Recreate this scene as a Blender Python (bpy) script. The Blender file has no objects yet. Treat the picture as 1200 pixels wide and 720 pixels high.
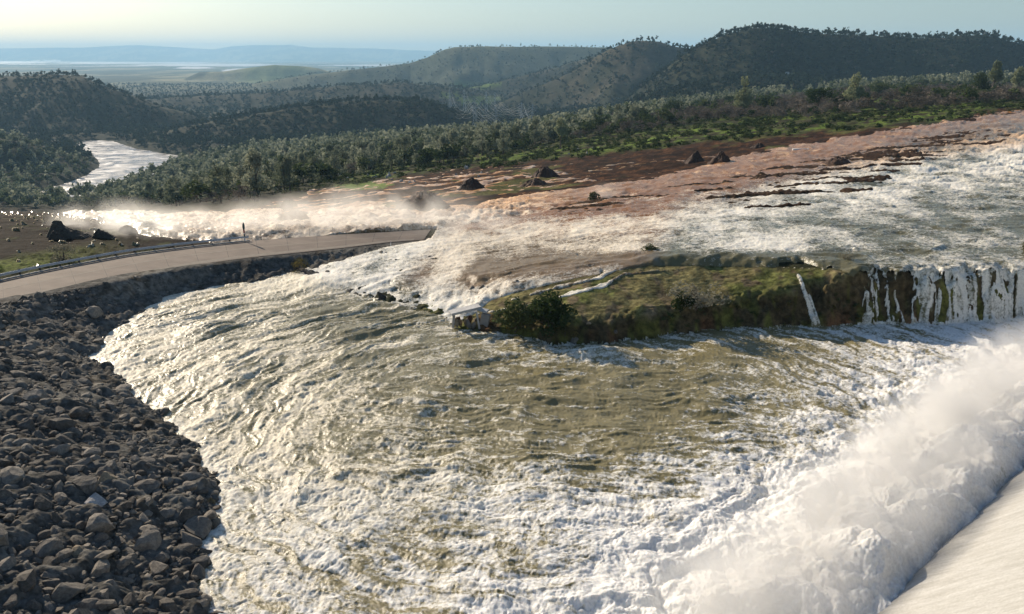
import bpy, bmesh, math, random
import numpy as np
R = math.radians
random.seed(7); rng = np.random.default_rng(11)
scene = bpy.context.scene
COL = scene.collection

# ------------------------------------------------------------------ camera
H = 30.0; F = 1000.0; HZ = 66.0
TH = math.atan((360-HZ)/F); CT, ST = math.cos(TH), math.sin(TH)
cam = bpy.data.cameras.new('camera'); camo = bpy.data.objects.new('camera', cam); COL.objects.link(camo)
camo.location = (0, 0, H); camo.rotation_euler = (math.pi/2-TH, 0, 0)
cam.sensor_width = 36; cam.lens = 36*F/1200; cam.clip_end = 120000; cam.clip_start = 0.5
scene.camera = camo

def tt(py):
    v = (360-py)/F
    return (-ST+v*CT)/(CT+v*ST)
def P(px, py, z=None, Y=None):
    """point of the place seen at a spot of the photograph, on level z or at distance Y"""
    v = (360-py)/F; u = (px-600)/F; k = CT+v*ST; t = (-ST+v*CT)/k
    if Y is None: Y = (z-H)/t
    return (Y*u/k, Y, H+Y*t)
def proj(x, y, z):
    dz = z-H
    f = y*CT-dz*ST; up = y*ST+dz*CT
    return 600+F*x/f, 360-F*up/f

# ------------------------------------------------------------------ noise
_p = np.random.default_rng(3).permutation(256); PERM = np.concatenate([_p, _p])
_a = np.random.default_rng(4).uniform(0, 2*np.pi, 256); GX, GY = np.cos(_a), np.sin(_a)
def pn(x, y, seed=0):
    x = x+seed*17.31; y = y+seed*5.77
    xf = np.floor(x); yf = np.floor(y); X = xf.astype(np.int64) & 255; Yi = yf.astype(np.int64) & 255
    fx = x-xf; fy = y-yf
    u = fx*fx*fx*(fx*(fx*6-15)+10); v = fy*fy*fy*(fy*(fy*6-15)+10)
    X1 = (X+1) & 255; Y1 = (Yi+1) & 255
    def g(a, b, dx, dy):
        i = PERM[PERM[a]+b]; return GX[i]*dx+GY[i]*dy
    n00 = g(X, Yi, fx, fy); n10 = g(X1, Yi, fx-1, fy); n01 = g(X, Y1, fx, fy-1); n11 = g(X1, Y1, fx-1, fy-1)
    a = n00+u*(n10-n00); b = n01+u*(n11-n01)
    return (a+v*(b-a))*1.5
def fbm(x, y, o=4, seed=0, g=.5):
    r = 0; a = 1; s = 0
    for i in range(o):
        r = r+a*pn(x*2**i, y*2**i, seed+i*3); s += a; a *= g
    return r/s
def sst(a, b, x):
    t = np.clip((x-a)/(b-a), 0, 1); return t*t*(3-2*t)
def billow(x, y, o=3, seed=0, g=.5):
    r = 0; a = 1; s = 0
    for i in range(o):
        r = r+a*(np.abs(pn(x*2**i, y*2**i, seed+i*3))*2-.45); s += a; a *= g
    return r/s
def sdist(poly, x, y):
    """signed distance to a polygon, positive inside"""
    d2 = np.full(x.shape, 1e18); ins = np.zeros(x.shape, bool); n = len(poly)
    for i in range(n):
        ax, ay = poly[i]; bx, by = poly[(i+1) % n]
        ex, ey = bx-ax, by-ay; wx, wy = x-ax, y-ay
        t = np.clip((wx*ex+wy*ey)/(ex*ex+ey*ey+1e-9), 0, 1)
        d2 = np.minimum(d2, (wx-ex*t)**2+(wy-ey*t)**2)
        if ay != by:
            c = ((ay > y) != (by > y)) & (x < (bx-ax)*(y-ay)/(by-ay)+ax)
            ins ^= c
    d = np.sqrt(d2)
    return np.where(ins, d, -d)
def sdf(poly, x, y, st=4):
    """sdist on every st-th point of a grid, filled in between"""
    a, b = x.shape; i = np.unique(np.r_[np.arange(0, a, st), a-1]); j = np.unique(np.r_[np.arange(0, b, st), b-1])
    C = sdist(poly, x[np.ix_(i, j)], y[np.ix_(i, j)])
    ia = np.clip(np.searchsorted(i, np.arange(a), 'right')-1, 0, len(i)-2); ja = np.clip(np.searchsorted(j, np.arange(b), 'right')-1, 0, len(j)-2)
    u = ((np.arange(a)-i[ia])/(i[ia+1]-i[ia]))[:, None]; v = ((np.arange(b)-j[ja])/(j[ja+1]-j[ja]))[None, :]
    A = C[ia]*(1-u)+C[ia+1]*u
    return A[:, ja]*(1-v)+A[:, ja+1]*v
def lineDist(pts, x, y):
    """distance to polyline, plus parameter, side and interpolated z"""
    best = np.full(x.shape, 1e18); zz = np.zeros(x.shape)
    for i in range(len(pts)-1):
        ax, ay, az = pts[i]; bx, by, bz = pts[i+1]
        ex, ey = bx-ax, by-ay; wx, wy = x-ax, y-ay
        t = np.clip((wx*ex+wy*ey)/(ex*ex+ey*ey), 0, 1)
        d2 = (wx-ex*t)**2+(wy-ey*t)**2
        m = d2 < best; best = np.where(m, d2, best); zz = np.where(m, az+(bz-az)*t, zz)
    return np.sqrt(best), zz

# ------------------------------------------------------------------ shape of the land
COLS = [-400, 0, 100, 200, 300, 400, 500, 600, 700, 800, 1000, 1200, 1600]
SC = np.array([(c-600)/F/1.0 for c in COLS])
ROWY = np.array([20, 95, 115, 150, 200, 300, 450, 700, 1000, 1400, 2000, 3000, 5000, 9000, 48000], float)
#         Y   20    95   115   150   200   300   450   700  1000  1400  2000  3000  5000  9000 48000
TAB = {
 -400: [4.5, 4.0, 3.4, 2.5, 255, 250, 248, 250, 238, -142, -142, -150, -165, -168, -168],
    0: [4.2, 3.6, 3.1, 2.2, 251, 248, 248, 250, 238, -142, -142, -150, -165, -168, -168],
  100: [4.0, 3.1, 2.6, 1.6, 256, 251, 249, 252, 240, -142, -142, -150, -165, -168, -168],
  200: [3.8, 2.6, 2.2, 0.6, 262, 248, 243, 238, 222, -140, -142, -150, -165, -168, -168],
  300: [3.6, 2.2, 1.9, 0.6, 257, 238, 225, 212, 190, -120, -142, -150, -165, -168, -168],
  400: [3.0, 1.8, 1.6, 0.8, 252, 226, 210, 196, 178, -105, -142, -150, -165, -168, -168],
  500: [2.5, 1.6, 1.4, 1.0, 242, 214, 198, 182, 166, -95, -130, -145, -165, -168, -168],
  600: [3.0, 3.2, 2.6, 1.6, 233, 206, 188, 171, 158, -85, -120, -140, -165, -168, -168],
  700: [4.0, 4.4, 4.0, 2.8, 224, 195, 173, 154, 144, -65, -100, -120, -150, -168, -168],
  800: [5.0, 5.4, 5.2, 3.8, 214, 182, 156, 138, 130, -45, -70, -100, -150, -168, -168],
 1000: [5.6, 5.6, 5.6, 5.4, 202, 160, 134, 119, 112, -20, -40, -80, -150, -168, -168],
 1200: [5.6, 5.6, 5.7, 5.8, 197, 146, 121, 111, 106, -5, -20, -70, -150, -168, -168],
 1600: [5.6, 5.6, 6.0, 6.5, 190, 138, 112, 100, 98, 0, -20, -70, -150, -168, -168]}
ZT = np.zeros((len(COLS), len(ROWY)))
for i, c in enumerate(COLS):
    for j, Y in enumerate(ROWY):
        v = TAB[c][j]; ZT[i, j] = H+Y*tt(v) if v > 60 else v
GS = np.linspace(-1.0, 1.0, 201); GL = np.linspace(math.log(20), math.log(48000), 300)
tmp = np.array([np.interp(GL, np.log(ROWY), ZT[i]) for i in range(len(COLS))])
GZ = np.array([np.interp(GS, SC, tmp[:, j]) for j in range(300)]).T
def blur(A, n, ax):
    k = np.hanning(2*n+3)[1:-1]; k /= k.sum()
    B = np.pad(A, [(n, n) if a == ax else (0, 0) for a in range(2)], mode='edge')
    return np.apply_along_axis(lambda v: np.convolve(v, k, 'valid'), ax, B)
GZ = blur(blur(GZ, 5, 0), 4, 1)
def table(x, y):
    s = np.clip(x/np.maximum(y, 1), -.999, .999); L = np.log(np.clip(y, 20.01, 47990))
    a = (s+1)/2*200; b = (L-GL[0])/(GL[-1]-GL[0])*299
    i = np.clip(a.astype(int), 0, 199); j = np.clip(b.astype(int), 0, 298); a = a-i; b = b-j
    return (GZ[i, j]*(1-a)+GZ[i+1, j]*a)*(1-b)+(GZ[i, j+1]*(1-a)+GZ[i+1, j+1]*a)*b

# hills: crest seen in the photograph, distance, front and back slope, rounding, tree height on crest
HILLS = [
 dict(D=42000, c=[(-500, 60), (-300, 62), (-100, 58), (0, 57), (60, 56), (95, 56), (130, 54), (160, 53), (200, 55), (250, 58), (275, 54), (300, 53), (340, 53), (365, 56), (400, 56), (440, 57), (480, 59), (520, 60), (700, 60), (1000, 62), (1600, 62)], f=.10, b=.06, w=250, g=150, gs=1500),
 dict(D=7600, c=[(200, 100), (235, 84), (262, 84), (290, 80), (305, 78), (322, 75.5), (345, 77), (372, 80), (388, 85), (420, 100)], f=.4, b=.2, w=40, g=22, gs=260),
 dict(D=5600, c=[(200, 130), (300, 98), (360, 88), (410, 82), (450, 78), (480, 74), (500, 68), (512, 62), (522, 58), (532, 55.5), (560, 54.5), (640, 54.5), (700, 55.5), (725, 56), (760, 58), (820, 70), (900, 90)], f=.32, b=.2, w=60, g=45, gs=420),
 dict(D=4000, c=[(440, 140), (500, 118), (540, 106), (600, 92), (650, 80), (690, 68), (715, 60), (760, 60), (820, 80), (900, 100)], f=.30, b=.2, w=60, g=30, gs=330),
 dict(D=3000, c=[(520, 150), (580, 124), (620, 106), (655, 92), (685, 76), (706, 62), (724, 53), (740, 49), (756, 48), (772, 49), (790, 54), (815, 60), (850, 66), (900, 76), (1000, 100)], f=.36, b=.25, w=60, g=26, gs=260),
 dict(D=2200, c=[(680, 150), (740, 112), (775, 84), (800, 66), (818, 56), (835, 48), (855, 40), (880, 34), (905, 33), (935, 37), (960, 39), (1000, 41), (1050, 44), (1085, 45), (1120, 42), (1150, 41), (1170, 44), (1185, 49), (1205, 54), (1300, 64), (1600, 60)], f=.42, b=.25, w=70, g=26, gs=300),
 dict(D=1750, c=[(620, 190), (680, 150), (740, 122), (800, 104), (860, 94), (930, 92), (1000, 104), (1060, 112), (1200, 112), (1600, 110)], f=.12, b=.2, w=60, g=12, gs=160),
 dict(D=3400, c=[(80, 140), (150, 118), (200, 114), (250, 112), (330, 108), (400, 101), (470, 97), (540, 104), (600, 120), (700, 150)], f=.2, b=.2, w=80, g=24, gs=280),
 dict(D=2450, c=[(-500, 90), (-200, 86), (-60, 92), (0, 90), (30, 89), (70, 87), (95, 89), (115, 98), (140, 107), (165, 115), (190, 124), (220, 132), (260, 148), (300, 170)], f=.33, b=.25, w=60, g=16, gs=190),
 dict(D=1950, c=[(90, 200), (140, 172), (180, 158), (220, 147), (280, 138), (340, 128), (400, 120), (450, 118), (500, 121), (540, 134), (580, 150), (640, 170)], f=.3, b=.25, w=50, g=18, gs=190),
 dict(D=1400, c=[(-500, 150), (-200, 158), (-40, 164), (0, 164), (30, 168), (60, 179), (85, 192), (105, 206), (120, 218), (140, 235)], f=.42, b=.3, w=30, g=8, gs=100),
]
for h in HILLS:
    h['s'] = np.array([P(a, b, Y=h['D'])[0]/h['D'] for a, b in h['c']]); h['z'] = np.array([P(a, b, Y=h['D'])[2] for a, b in h['c']])
RIV = [(40, 226), (84, 212), (104, 203), (116, 195), (112, 186), (100, 177), (80, 169), (104, 164), (132, 165), (160, 174), (200, 181), (245, 186), (232, 194), (196, 198), (176, 206), (150, 216), (120, 232), (60, 240)]
RIVW = [P(a, b, z=-150)[:2] for a, b in RIV]

# pool outline
SHORE = [(238, 800), (240, 720), (234, 690), (231, 645), (258, 592), (243, 552), (214, 520), (186, 482), (160, 466), (138, 442), (113, 420), (122, 396), (155, 372), (190, 350), (240, 338), (300, 330), (330, 322), (348, 318)]
UPPER = [(372, 330), (430, 350), (500, 366), (545, 388), (590, 394), (640, 402), (672, 406), (720, 403), (790, 394), (850, 386), (950, 384), (1010, 381), (1200, 378), (1500, 376)]
POOL = [P(a, b, z=0)[:2] for a, b in SHORE+UPPER]
L0 = P(1030, 720, z=0); L1 = P(1200, 550, z=0)
ld = np.array([L1[0]-L0[0], L1[1]-L0[1]]); ld /= np.linalg.norm(ld); ln = np.array([ld[1], -ld[0]])      # ln points up the spillway
SPA = np.array([L0[0], L0[1]])
E1 = SPA+ld*150; E0 = SPA-ld*80
POOLP = POOL+[(E1[0]+60, POOL[-1][1]), tuple(E1+ln*2), tuple(E0+ln*2), (-30, E0[1])]

RFAR = [(-140, 372), (-60, 345), (0, 329), (60, 316), (150, 299), (220, 290), (286, 283), (340, 279), (400, 275), (455, 272), (505, 269)]
RNEAR = [(-140, 402), (-60, 372), (0, 354), (60, 343), (150, 325), (220, 312), (286, 302.5), (340, 297), (400, 291), (455, 284), (497, 281)]
RZ = [4.4, 3.9, 3.5, 3.2, 2.6, 2.2, 1.9, 1.7, 1.5, 1.35, 1.2]
rf = [P(a[0], a[1], z=z) for a, z in zip(RFAR, RZ)]; rn = [P(a[0], a[1], z=z) for a, z in zip(RNEAR, RZ)]
def resample(pts, n):
    pts = np.array(pts); d = np.r_[0, np.cumsum(np.linalg.norm(np.diff(pts[:, :2], axis=0), axis=1))]
    q = np.linspace(0, d[-1], n); out = np.array([np.interp(q, d, pts[:, k]) for k in range(3)]).T
    for _ in range(6):
        out[1:-1] = out[1:-1]*.5+(out[:-2]+out[2:])*.25
    return out
RF = resample(rf, 90); RN = resample(rn, 90); RC = (RF+RN)/2
HW = np.linalg.norm((RF-RN)[:, :2], axis=1).mean()/2
ROADP = [tuple(p[:2]) for p in RF]+[tuple(p[:2]) for p in RN[::-1]]

def wob(x, y):
    return x+.9*pn(x/3.2, y/3.2, 601)+.35*pn(x/1.1, y/1.1, 602), y+.9*pn(x/3.2, y/3.2, 603)+.35*pn(x/1.1, y/1.1, 604)
def near_z(x, y, base):
    d = -sdist(POOLP, *wob(x, y))            # >0 outside the pool
    s = x/np.maximum(y, 1)
    k = np.interp(s, [-.4, -.33, -.28, -.22, -.15, -.11, -.07, -.03, .0, .05, 2], [.34, .28, .24, .1, .11, .14, .22, .5, .9, 1.7, 1.7])
    jag = 1+.5*fbm(x/3., y/3., 3, 91)
    cl = np.where(s > -.05, k*jag, k)
    c0 = np.interp(s, [-.06, -.03, 0, .1, .25, .36, .41, 2], [.3, .6, 1.1, 2.1, 2.8, 4.2, 5.7, 5.8])
    wi = sst(-.10, -.045, s); base = base*(1-wi)+wi*np.minimum(base, c0+np.maximum(d-1.3, 0)*.20+.25*fbm(x/4., y/4., 3, 93))
    up = np.maximum(d, 0)*cl
    z = np.where(d > 0, np.minimum(up, base), np.maximum(d*.5, -1.2)-.15)
    # soften the lip a little
    z = np.where(d > 0, z-.35*np.exp(-np.abs(up-base)/.6)*sst(0, 1, d), z)
    return z, d
def height(x, y, detail=True):
    x = np.asarray(x, float); y = np.asarray(y, float); sh_ = x.shape; x = x.ravel(); y = y.ravel()
    z = np.empty(x.shape); a = y < 150; b = ~a
    if a.any(): z[a] = height_(x[a], y[a], True)
    if b.any():
        o = np.where(y > 1000, 2, 1); 
        for q in (1, 2):
            m = b & (o == q)
            if m.any(): z[m] = height_(x[m], y[m], False, q == 2)
    return z.reshape(sh_)
def height_(x, y, nearz, farz=False, detail=True):
    s = x/np.maximum(y, 1)
    z = table(x, y)
    for h in (HILLS if farz else []):
        zc = np.interp(s, h['s'], h['z']); dd = y-h['D']
        dd = dd+h['w']*1.5*fbm(s*h['D']/(h['gs']*2.5), y*0, 2, 5)
        sl = np.where(dd < 0, h['f'], h['b'])
        drop = sl*(np.sqrt(dd*dd+h['w']**2)-h['w'])
        n = fbm(x/h['gs'], y/(h['gs']*1.6), 4, 21+h['D'] % 7)
        rid = np.abs(n)*2-.5
        zh = zc-drop+h['g']*rid*sst(0, 1, np.abs(dd)/(h['w']*5+50))
        ks = 6+h['D']*.003
        m = np.maximum(z, zh); z = m+ks*.25*np.exp(-np.abs(z-zh)/ks)*0+0
    if detail:
        z = z+fbm(x/70, y/70, 4, 40)*5*sst(350, 1000, y)*sst(6500, 4500, y)+fbm(x/22, y/22, 4, 50)*1.3*sst(160, 320, y)*sst(4000, 1500, y)
        z = z+fbm(x/6, y/6, 3, 55)*.7*sst(120, 180, y)*(1-sst(500, 900, y))
    if farz:
        rv = np.full(x.shape, -999.); m = (y < 2300) & (s < -.2)
        if m.any(): rv[m] = sdist(RIVW, x[m], y[m])
        z = np.where(rv > -80, np.minimum(z, -150+np.maximum(-rv, 0)*.35-4*sst(0, 20, rv)), z)
    if not nearz: return z
    nz, d = near_z(x, y, z)
    z = np.where(d < 25, nz*sst(25, 16, d)+z*sst(16, 25, d), z)
    # bed of the road
    dr, zr = lineDist(RC[::3], x, y)
    near = dr < 12
    w = 1-sst(HW+.3, HW+3.0, dr)
    z = np.where(near, z*(1-w)+(zr-.12)*w, z)
    # spillway side: keep ground low under the weir
    sp = (x-SPA[0])*ln[0]+(y-SPA[1])*ln[1]
    z = np.where(sp > .5, np.minimum(z, -.8), z)
    return z

# ------------------------------------------------------------------ mesh helpers
def link(name, me, parent=None):
    o = bpy.data.objects.new(name, me); COL.objects.link(o)
    if parent: o.parent = parent
    return o
def tag(o, label=None, cat=None, group=None, kind=None):
    if label: o['label'] = label
    if cat: o['category'] = cat
    if group: o['group'] = group
    if kind: o['kind'] = kind
    return o
def empty(name, loc, rz=0):
    o = bpy.data.objects.new(name, None); COL.objects.link(o); o.location = loc; o.rotation_euler = (0, 0, rz); o.empty_display_size = .2
    return o
def mesh_np(name, V, Fq, mat, smooth=True, attrs=None, fattrs=None):
    """Fq: (n,k) faces of one size"""
    me = bpy.data.meshes.new(name); V = np.asarray(V, np.float32); Fq = np.asarray(Fq, np.int32); n, k = Fq.shape
    me.vertices.add(len(V)); me.vertices.foreach_set('co', V.ravel())
    me.loops.add(n*k); me.loops.foreach_set('vertex_index', Fq.ravel())
    me.polygons.add(n); me.polygons.foreach_set('loop_start', np.arange(n, dtype=np.int32)*k)
    me.polygons.foreach_set('use_smooth', np.full(n, smooth))
    for nm, A in (attrs or {}).items():
        A = np.asarray(A, np.float32)
        if A.ndim == 1: a = me.attributes.new(nm, 'FLOAT', 'POINT'); a.data.foreach_set('value', A)
        else:
            a = me.attributes.new(nm, 'FLOAT_COLOR', 'POINT')
            a.data.foreach_set('color', np.concatenate([A, np.ones((len(A), 1), np.float32)], 1).ravel())
    me.update(calc_edges=True)
    if mat: me.materials.append(mat)
    return me
def grid_faces(nr, nc, keep=None):
    i = np.arange(nr-1)[:, None]*nc+np.arange(nc-1)[None, :]
    Fq = np.stack([i, i+1, i+nc+1, i+nc], -1).reshape(-1, 4)
    if keep is not None: Fq = Fq[keep.reshape(-1)]
    return Fq
def compact(V, Fq, attrs):
    used = np.unique(Fq); m = np.zeros(len(V), np.int64); m[used] = np.arange(len(used))
    return V[used], m[Fq], {k: a[used] for k, a in attrs.items()}

# ------------------------------------------------------------------ materials
class N:
    def __init__(s, name):
        s.m = bpy.data.materials.new(name); s.m.use_nodes = True; s.t = s.m.node_tree; s.t.nodes.clear()
        s.out = s.add('ShaderNodeOutputMaterial')
    def add(s, ty, **kw):
        n = s.t.nodes.new(ty)
        for k, v in kw.items():
            if k.startswith('i_'):
                n.inputs[k[2:].replace('_', ' ')].default_value = v
            else: setattr(n, k, v)
        return n
    def l(s, a, b): s.t.links.new(a, b)
    def coord(s, kind='Object'): return s.add('ShaderNodeTexCoord').outputs[kind]
    def noise(s, vec, scale, detail=4, rough=.55, dist=0):
        n = s.add('ShaderNodeTexNoise'); n.inputs['Scale'].default_value = scale; n.inputs['Detail'].default_value = detail
        n.inputs['Roughness'].default_value = rough; n.inputs['Distortion'].default_value = dist; s.l(vec, n.inputs['Vector']); return n.outputs[0]
    def math(s, op, a, b=None, c=None, clamp=False):
        n = s.add('ShaderNodeMath', operation=op); n.use_clamp = clamp
        for i, v in enumerate((a, b, c)):
            if v is None: continue
            if hasattr(v, 'links'): s.l(v, n.inputs[i])
            else: n.inputs[i].default_value = v
        return n.outputs[0]
    def ramp(s, f, a, b, lo=0., hi=1.):
        n = s.add('ShaderNodeMapRange', interpolation_type='SMOOTHSTEP'); s.l(f, n.inputs[0])
        n.inputs[1].default_value = a; n.inputs[2].default_value = b; n.inputs[3].default_value = lo; n.inputs[4].default_value = hi
        return n.outputs[0]
    def mix(s, f, a, b, mode='MIX'):
        n = s.add('ShaderNodeMix', data_type='RGBA', blend_type=mode)
        for v, i in ((f, 0), (a, 6), (b, 7)):
            if hasattr(v, 'links'): s.l(v, n.inputs[i])
            else: n.inputs[i].default_value = v if i == 0 else (*v, 1)
        return n.outputs[2]
    def bump(s, h, st, dist, prev=None):
        n = s.add('ShaderNodeBump'); n.inputs['Strength'].default_value = st; n.inputs['Distance'].default_value = dist
        s.l(h, n.inputs['Height'])
        if prev is not None: s.l(prev, n.inputs['Normal'])
        return n.outputs[0]
    def bsdf(s, color, rough=.8, normal=None, spec=.5, **kw):
        b = s.add('ShaderNodeBsdfPrincipled')
        for v, k in ((color, 'Base Color'), (rough, 'Roughness'), (spec, 'Specular IOR Level')):
            if hasattr(v, 'links'): s.l(v, b.inputs[k])
            else: b.inputs[k].default_value = (*v, 1) if k == 'Base Color' else v
        if normal is not None: s.l(normal, b.inputs['Normal'])
        for k, v in kw.items(): b.inputs[k.replace('_', ' ')].default_value = v
        return b
    def done(s, b): s.l(b.outputs[0], s.out.inputs['Surface']); return s.m
    def attr(s, name, out='Color'):
        a = s.add('ShaderNodeAttribute'); a.attribute_name = name; return a.outputs[out]

def simple(name, c, rough=.8, var=.3, scale=3, bump=.3, bd=.05, spec=.25, metal=0):
    n = N(name); co = n.coord(); f = n.noise(co, scale, 6, .65)
    dark = tuple(v*(1-var) for v in c); lite = tuple(min(1, v*(1+var)) for v in c)
    col = n.mix(n.ramp(f, .3, .7), dark, lite)
    return n.done(n.bsdf(col, rough, n.bump(f, bump, bd), spec, Metallic=metal))

def mat_ground():
    n = N('ground'); co = n.coord(); col = n.attr('cover')
    f1 = n.noise(co, 1.3, 8, .65); f2 = n.noise(co, .12, 6, .6); f3 = n.noise(co, .012, 6, .6)
    c = n.mix(n.ramp(f1, .3, .72), (.45, .45, .45), (1.6, 1.6, 1.6)); c = n.mix(1., col, c, 'MULTIPLY')
    c2 = n.mix(n.ramp(f2, .3, .7), (.7, .68, .66), (1.3, 1.3, 1.25)); c = n.mix(1., c, c2, 'MULTIPLY')
    c3 = n.mix(n.ramp(f3, .35, .65), (.8, .82, .8), (1.2, 1.18, 1.15)); c = n.mix(1., c, c3, 'MULTIPLY')
    b = n.bump(f1, .8, .25); b = n.bump(f2, .6, 2.0, b)
    return n.done(n.bsdf(c, .95, b, .04))
def mat_flow():
    n = N('flood_water'); co = n.coord(); foam = n.attr('foam', 'Fac'); tint = n.attr('tint'); ft = n.attr('ftint')
    f1 = n.noise(co, 2.2, 10, .72, .5); f0 = n.noise(co, .6, 6, .65, 1.2)
    sc = n.add('ShaderNodeMapping'); sc.inputs['Scale'].default_value = (1, .55, 1); n.l(co, sc.inputs[0])
    f2 = n.noise(sc.outputs[0], 5.5, 8, .75, .3)
    a = n.math('MULTIPLY_ADD', n.math('SUBTRACT', f1, .5), 1.7, foam)
    a = n.math('MULTIPLY_ADD', n.math('SUBTRACT', f0, .5), 1.0, a)
    a = n.math('MULTIPLY_ADD', n.math('SUBTRACT', f2, .5), .9, a)
    fac = n.ramp(a, .36, .72)
    foamc = n.mix(n.ramp(f2, .35, .65), (.80, .80, .80), (1.06, 1.06, 1.06)); foamc = n.mix(1., ft, foamc, 'MULTIPLY')
    mid = n.mix(.5, tint, foamc)
    c = n.mix(n.ramp(a, .30, .52), tint, mid); c = n.mix(n.ramp(a, .48, .82), c, foamc)
    rg = n.ramp(fac, 0, 1, .26, .6)
    bp = n.bump(f1, .55, .13); bp = n.bump(f2, .55, .05, bp)
    b = n.bsdf(c, rg, bp, n.math('MULTIPLY', n.attr('gloss', 'Fac'), n.ramp(fac, 0, 1, .24, .10)), Subsurface_Weight=.55, Subsurface_Scale=.35)
    b.inputs['Subsurface Radius'].default_value = (1, .9, .75); b.subsurface_method = 'RANDOM_WALK'
    return n.done(b)
def mat_river():
    n = N('river'); co = n.coord(); f = n.noise(co, .03, 6, .6, 1.0); f2 = n.noise(co, .15, 5, .6)
    c = n.mix(n.ramp(f, .5, .64), (.20, .18, .16), (.62, .60, .58))
    return n.done(n.bsdf(c, n.ramp(f, .4, .6, .22, .5), n.bump(f2, .6, 1.2, n.bump(f, .5, 3.)), .5))
def mat_leaf(name, a, b, trans=.35):
    n = N(name); t = n.attr('tint', 'Fac'); oi = n.add('ShaderNodeObjectInfo')
    r = n.math('FRACT', n.math('ADD', t, oi.outputs['Random']))
    co = n.coord(); f = n.noise(co, .5, 3)
    c = n.mix(n.math('MULTIPLY_ADD', n.math('SUBTRACT', f, .5), .8, r, clamp=True), a, b)
    d = n.add('ShaderNodeBsdfDiffuse'); n.l(c, d.inputs[0])
    tr = n.add('ShaderNodeBsdfTranslucent'); n.l(c, tr.inputs[0])
    m = n.add('ShaderNodeMixShader'); m.inputs[0].default_value = trans; n.l(d.outputs[0], m.inputs[1]); n.l(tr.outputs[0], m.inputs[2])
    return n.done(m)
M_pine = mat_leaf('pine_foliage', (.075, .10, .055), (.33, .345, .25))
M_oak = mat_leaf('oak_foliage', (.035, .055, .022), (.085, .105, .045))
M_twig = mat_leaf('bare_twigs', (.10, .082, .066), (.21, .18, .15), .15)
M_sage = mat_leaf('pale_shrub_foliage', (.16, .15, .11), (.26, .25, .19))
M_dry = mat_leaf('dry_brush_foliage', (.06, .045, .02), (.16, .14, .05))
M_palepine = mat_leaf('pale_foliage', (.13, .155, .08), (.31, .33, .20))
M_hill = mat_leaf('shaded_hill_foliage', (.012, .024, .020), (.055, .075, .052), .15)  # darker copy of the foliage, the hills' shade put into the leaf colour
M_bark = simple('bark', (.10, .08, .065), .9, .3, 6)
M_ground = mat_ground(); M_flow = mat_flow(); M_river = mat_river()
def mat_rock(name, a, b, sc=.9):
    n = N(name); co = n.coord(); oi = n.add('ShaderNodeObjectInfo'); t = n.attr('tint', 'Fac')
    r = n.math('FRACT', n.math('ADD', t, oi.outputs['Random']))
    f = n.noise(co, sc, 8, .7); f2 = n.noise(co, sc*6, 5, .7)
    c = n.mix(n.math('MULTIPLY_ADD', n.math('SUBTRACT', f, .5), 1.6, r, clamp=True), a, b)
    c = n.mix(1., c, n.mix(n.ramp(f2, .3, .7), (.65, .65, .65), (1.25, 1.25, 1.25)), 'MULTIPLY')
    return n.done(n.bsdf(c, .88, n.bump(f2, .6, .08, n.bump(f, .7, .25)), .3))
M_rock = mat_rock('riprap_rock', (.092, .080, .066), (.255, .225, .185))
M_tanrock = mat_rock('tan_rock', (.24, .19, .13), (.33, .26, .17))
M_dark = mat_rock('dark_rock', (.05, .042, .035), (.095, .078, .06))
M_pale = mat_rock('pale_rock', (.30, .285, .265), (.45, .43, .41))
M_clay = mat_rock('clay', (.055, .032, .022), (.10, .055, .035))

# ------------------------------------------------------------------ ground and water sheets
def rows(a, b, k, cap, extra=()):
    ys = [a]
    while ys[-1] < b:
        y = ys[-1]; d = min(y*y/k, y*cap)
        for (p, q, st) in extra:
            if p < y < q: d = min(d, st)
        ys.append(y+d)
    return np.array(ys)
FLOWP = [(345, 318), (400, 305), (440, 293), (497, 281.5), (506, 269), (600, 254), (700, 236), (800, 209), (900, 187), (1000, 166), (1100, 150), (1200, 131), (1600, 92), (1600, 330), (1200, 345), (1010, 345), (1000, 322), (985, 316), (900, 313), (760, 311), (680, 325), (620, 338), (575, 352), (550, 372), (500, 388), (430, 375), (372, 352)]
RAPID = [(505, 271), (400, 275.5), (300, 281), (250, 284), (200, 279), (165, 272), (150, 263), (96, 254), (62, 247), (150, 246), (190, 252), (260, 249), (330, 246), (330, 262), (380, 248), (440, 244), (520, 247), (640, 226), (760, 212), (860, 186), (950, 168), (1060, 152), (1200, 130), (900, 195), (700, 238), (600, 256)]
MUD = [(230, 262), (330, 235), (380, 222), (560, 193), (700, 182), (800, 170), (900, 160), (1000, 152), (1100, 145), (1200, 125), (1300, 115), (1300, 190), (1100, 165), (900, 195), (700, 240), (500, 262), (300, 275)]
GREEN = [(330, 225), (440, 198), (560, 176), (640, 168), (700, 158), (800, 146), (900, 134), (1000, 128), (1100, 122), (1200, 112), (1400, 100), (1400, 118), (1200, 127), (1100, 140), (1000, 150), (900, 158), (800, 168), (700, 180), (600, 192), (500, 200), (400, 216)]
LEFTG = [(-200, 290), (-200, 240), (60, 245), (200, 268), (300, 284), (150, 300), (0, 328), (-60, 345), (-200, 400)]
ISL = [(480, 385), (500, 352), (560, 350), (620, 338), (680, 325), (760, 311), (900, 313), (1010, 318), (1010, 400), (700, 420), (560, 400)]
UPZ = [(560, 262), (700, 232), (830, 210), (1000, 176), (1130, 150), (1200, 150), (1180, 172), (1060, 205), (1010, 240), (900, 262), (800, 232), (700, 256)]
def ridges(x, y, px, py):
    st_ = fbm(x/24+y/60, y/6.5, 4, 111)*1.3+.35*fbm(x/4, y/2.5, 4, 117)
    return sst(.06, .26, st_+.20*sst(218, 190, py))*sst(-2, 8, sdf(UPZ, px, py))
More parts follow.
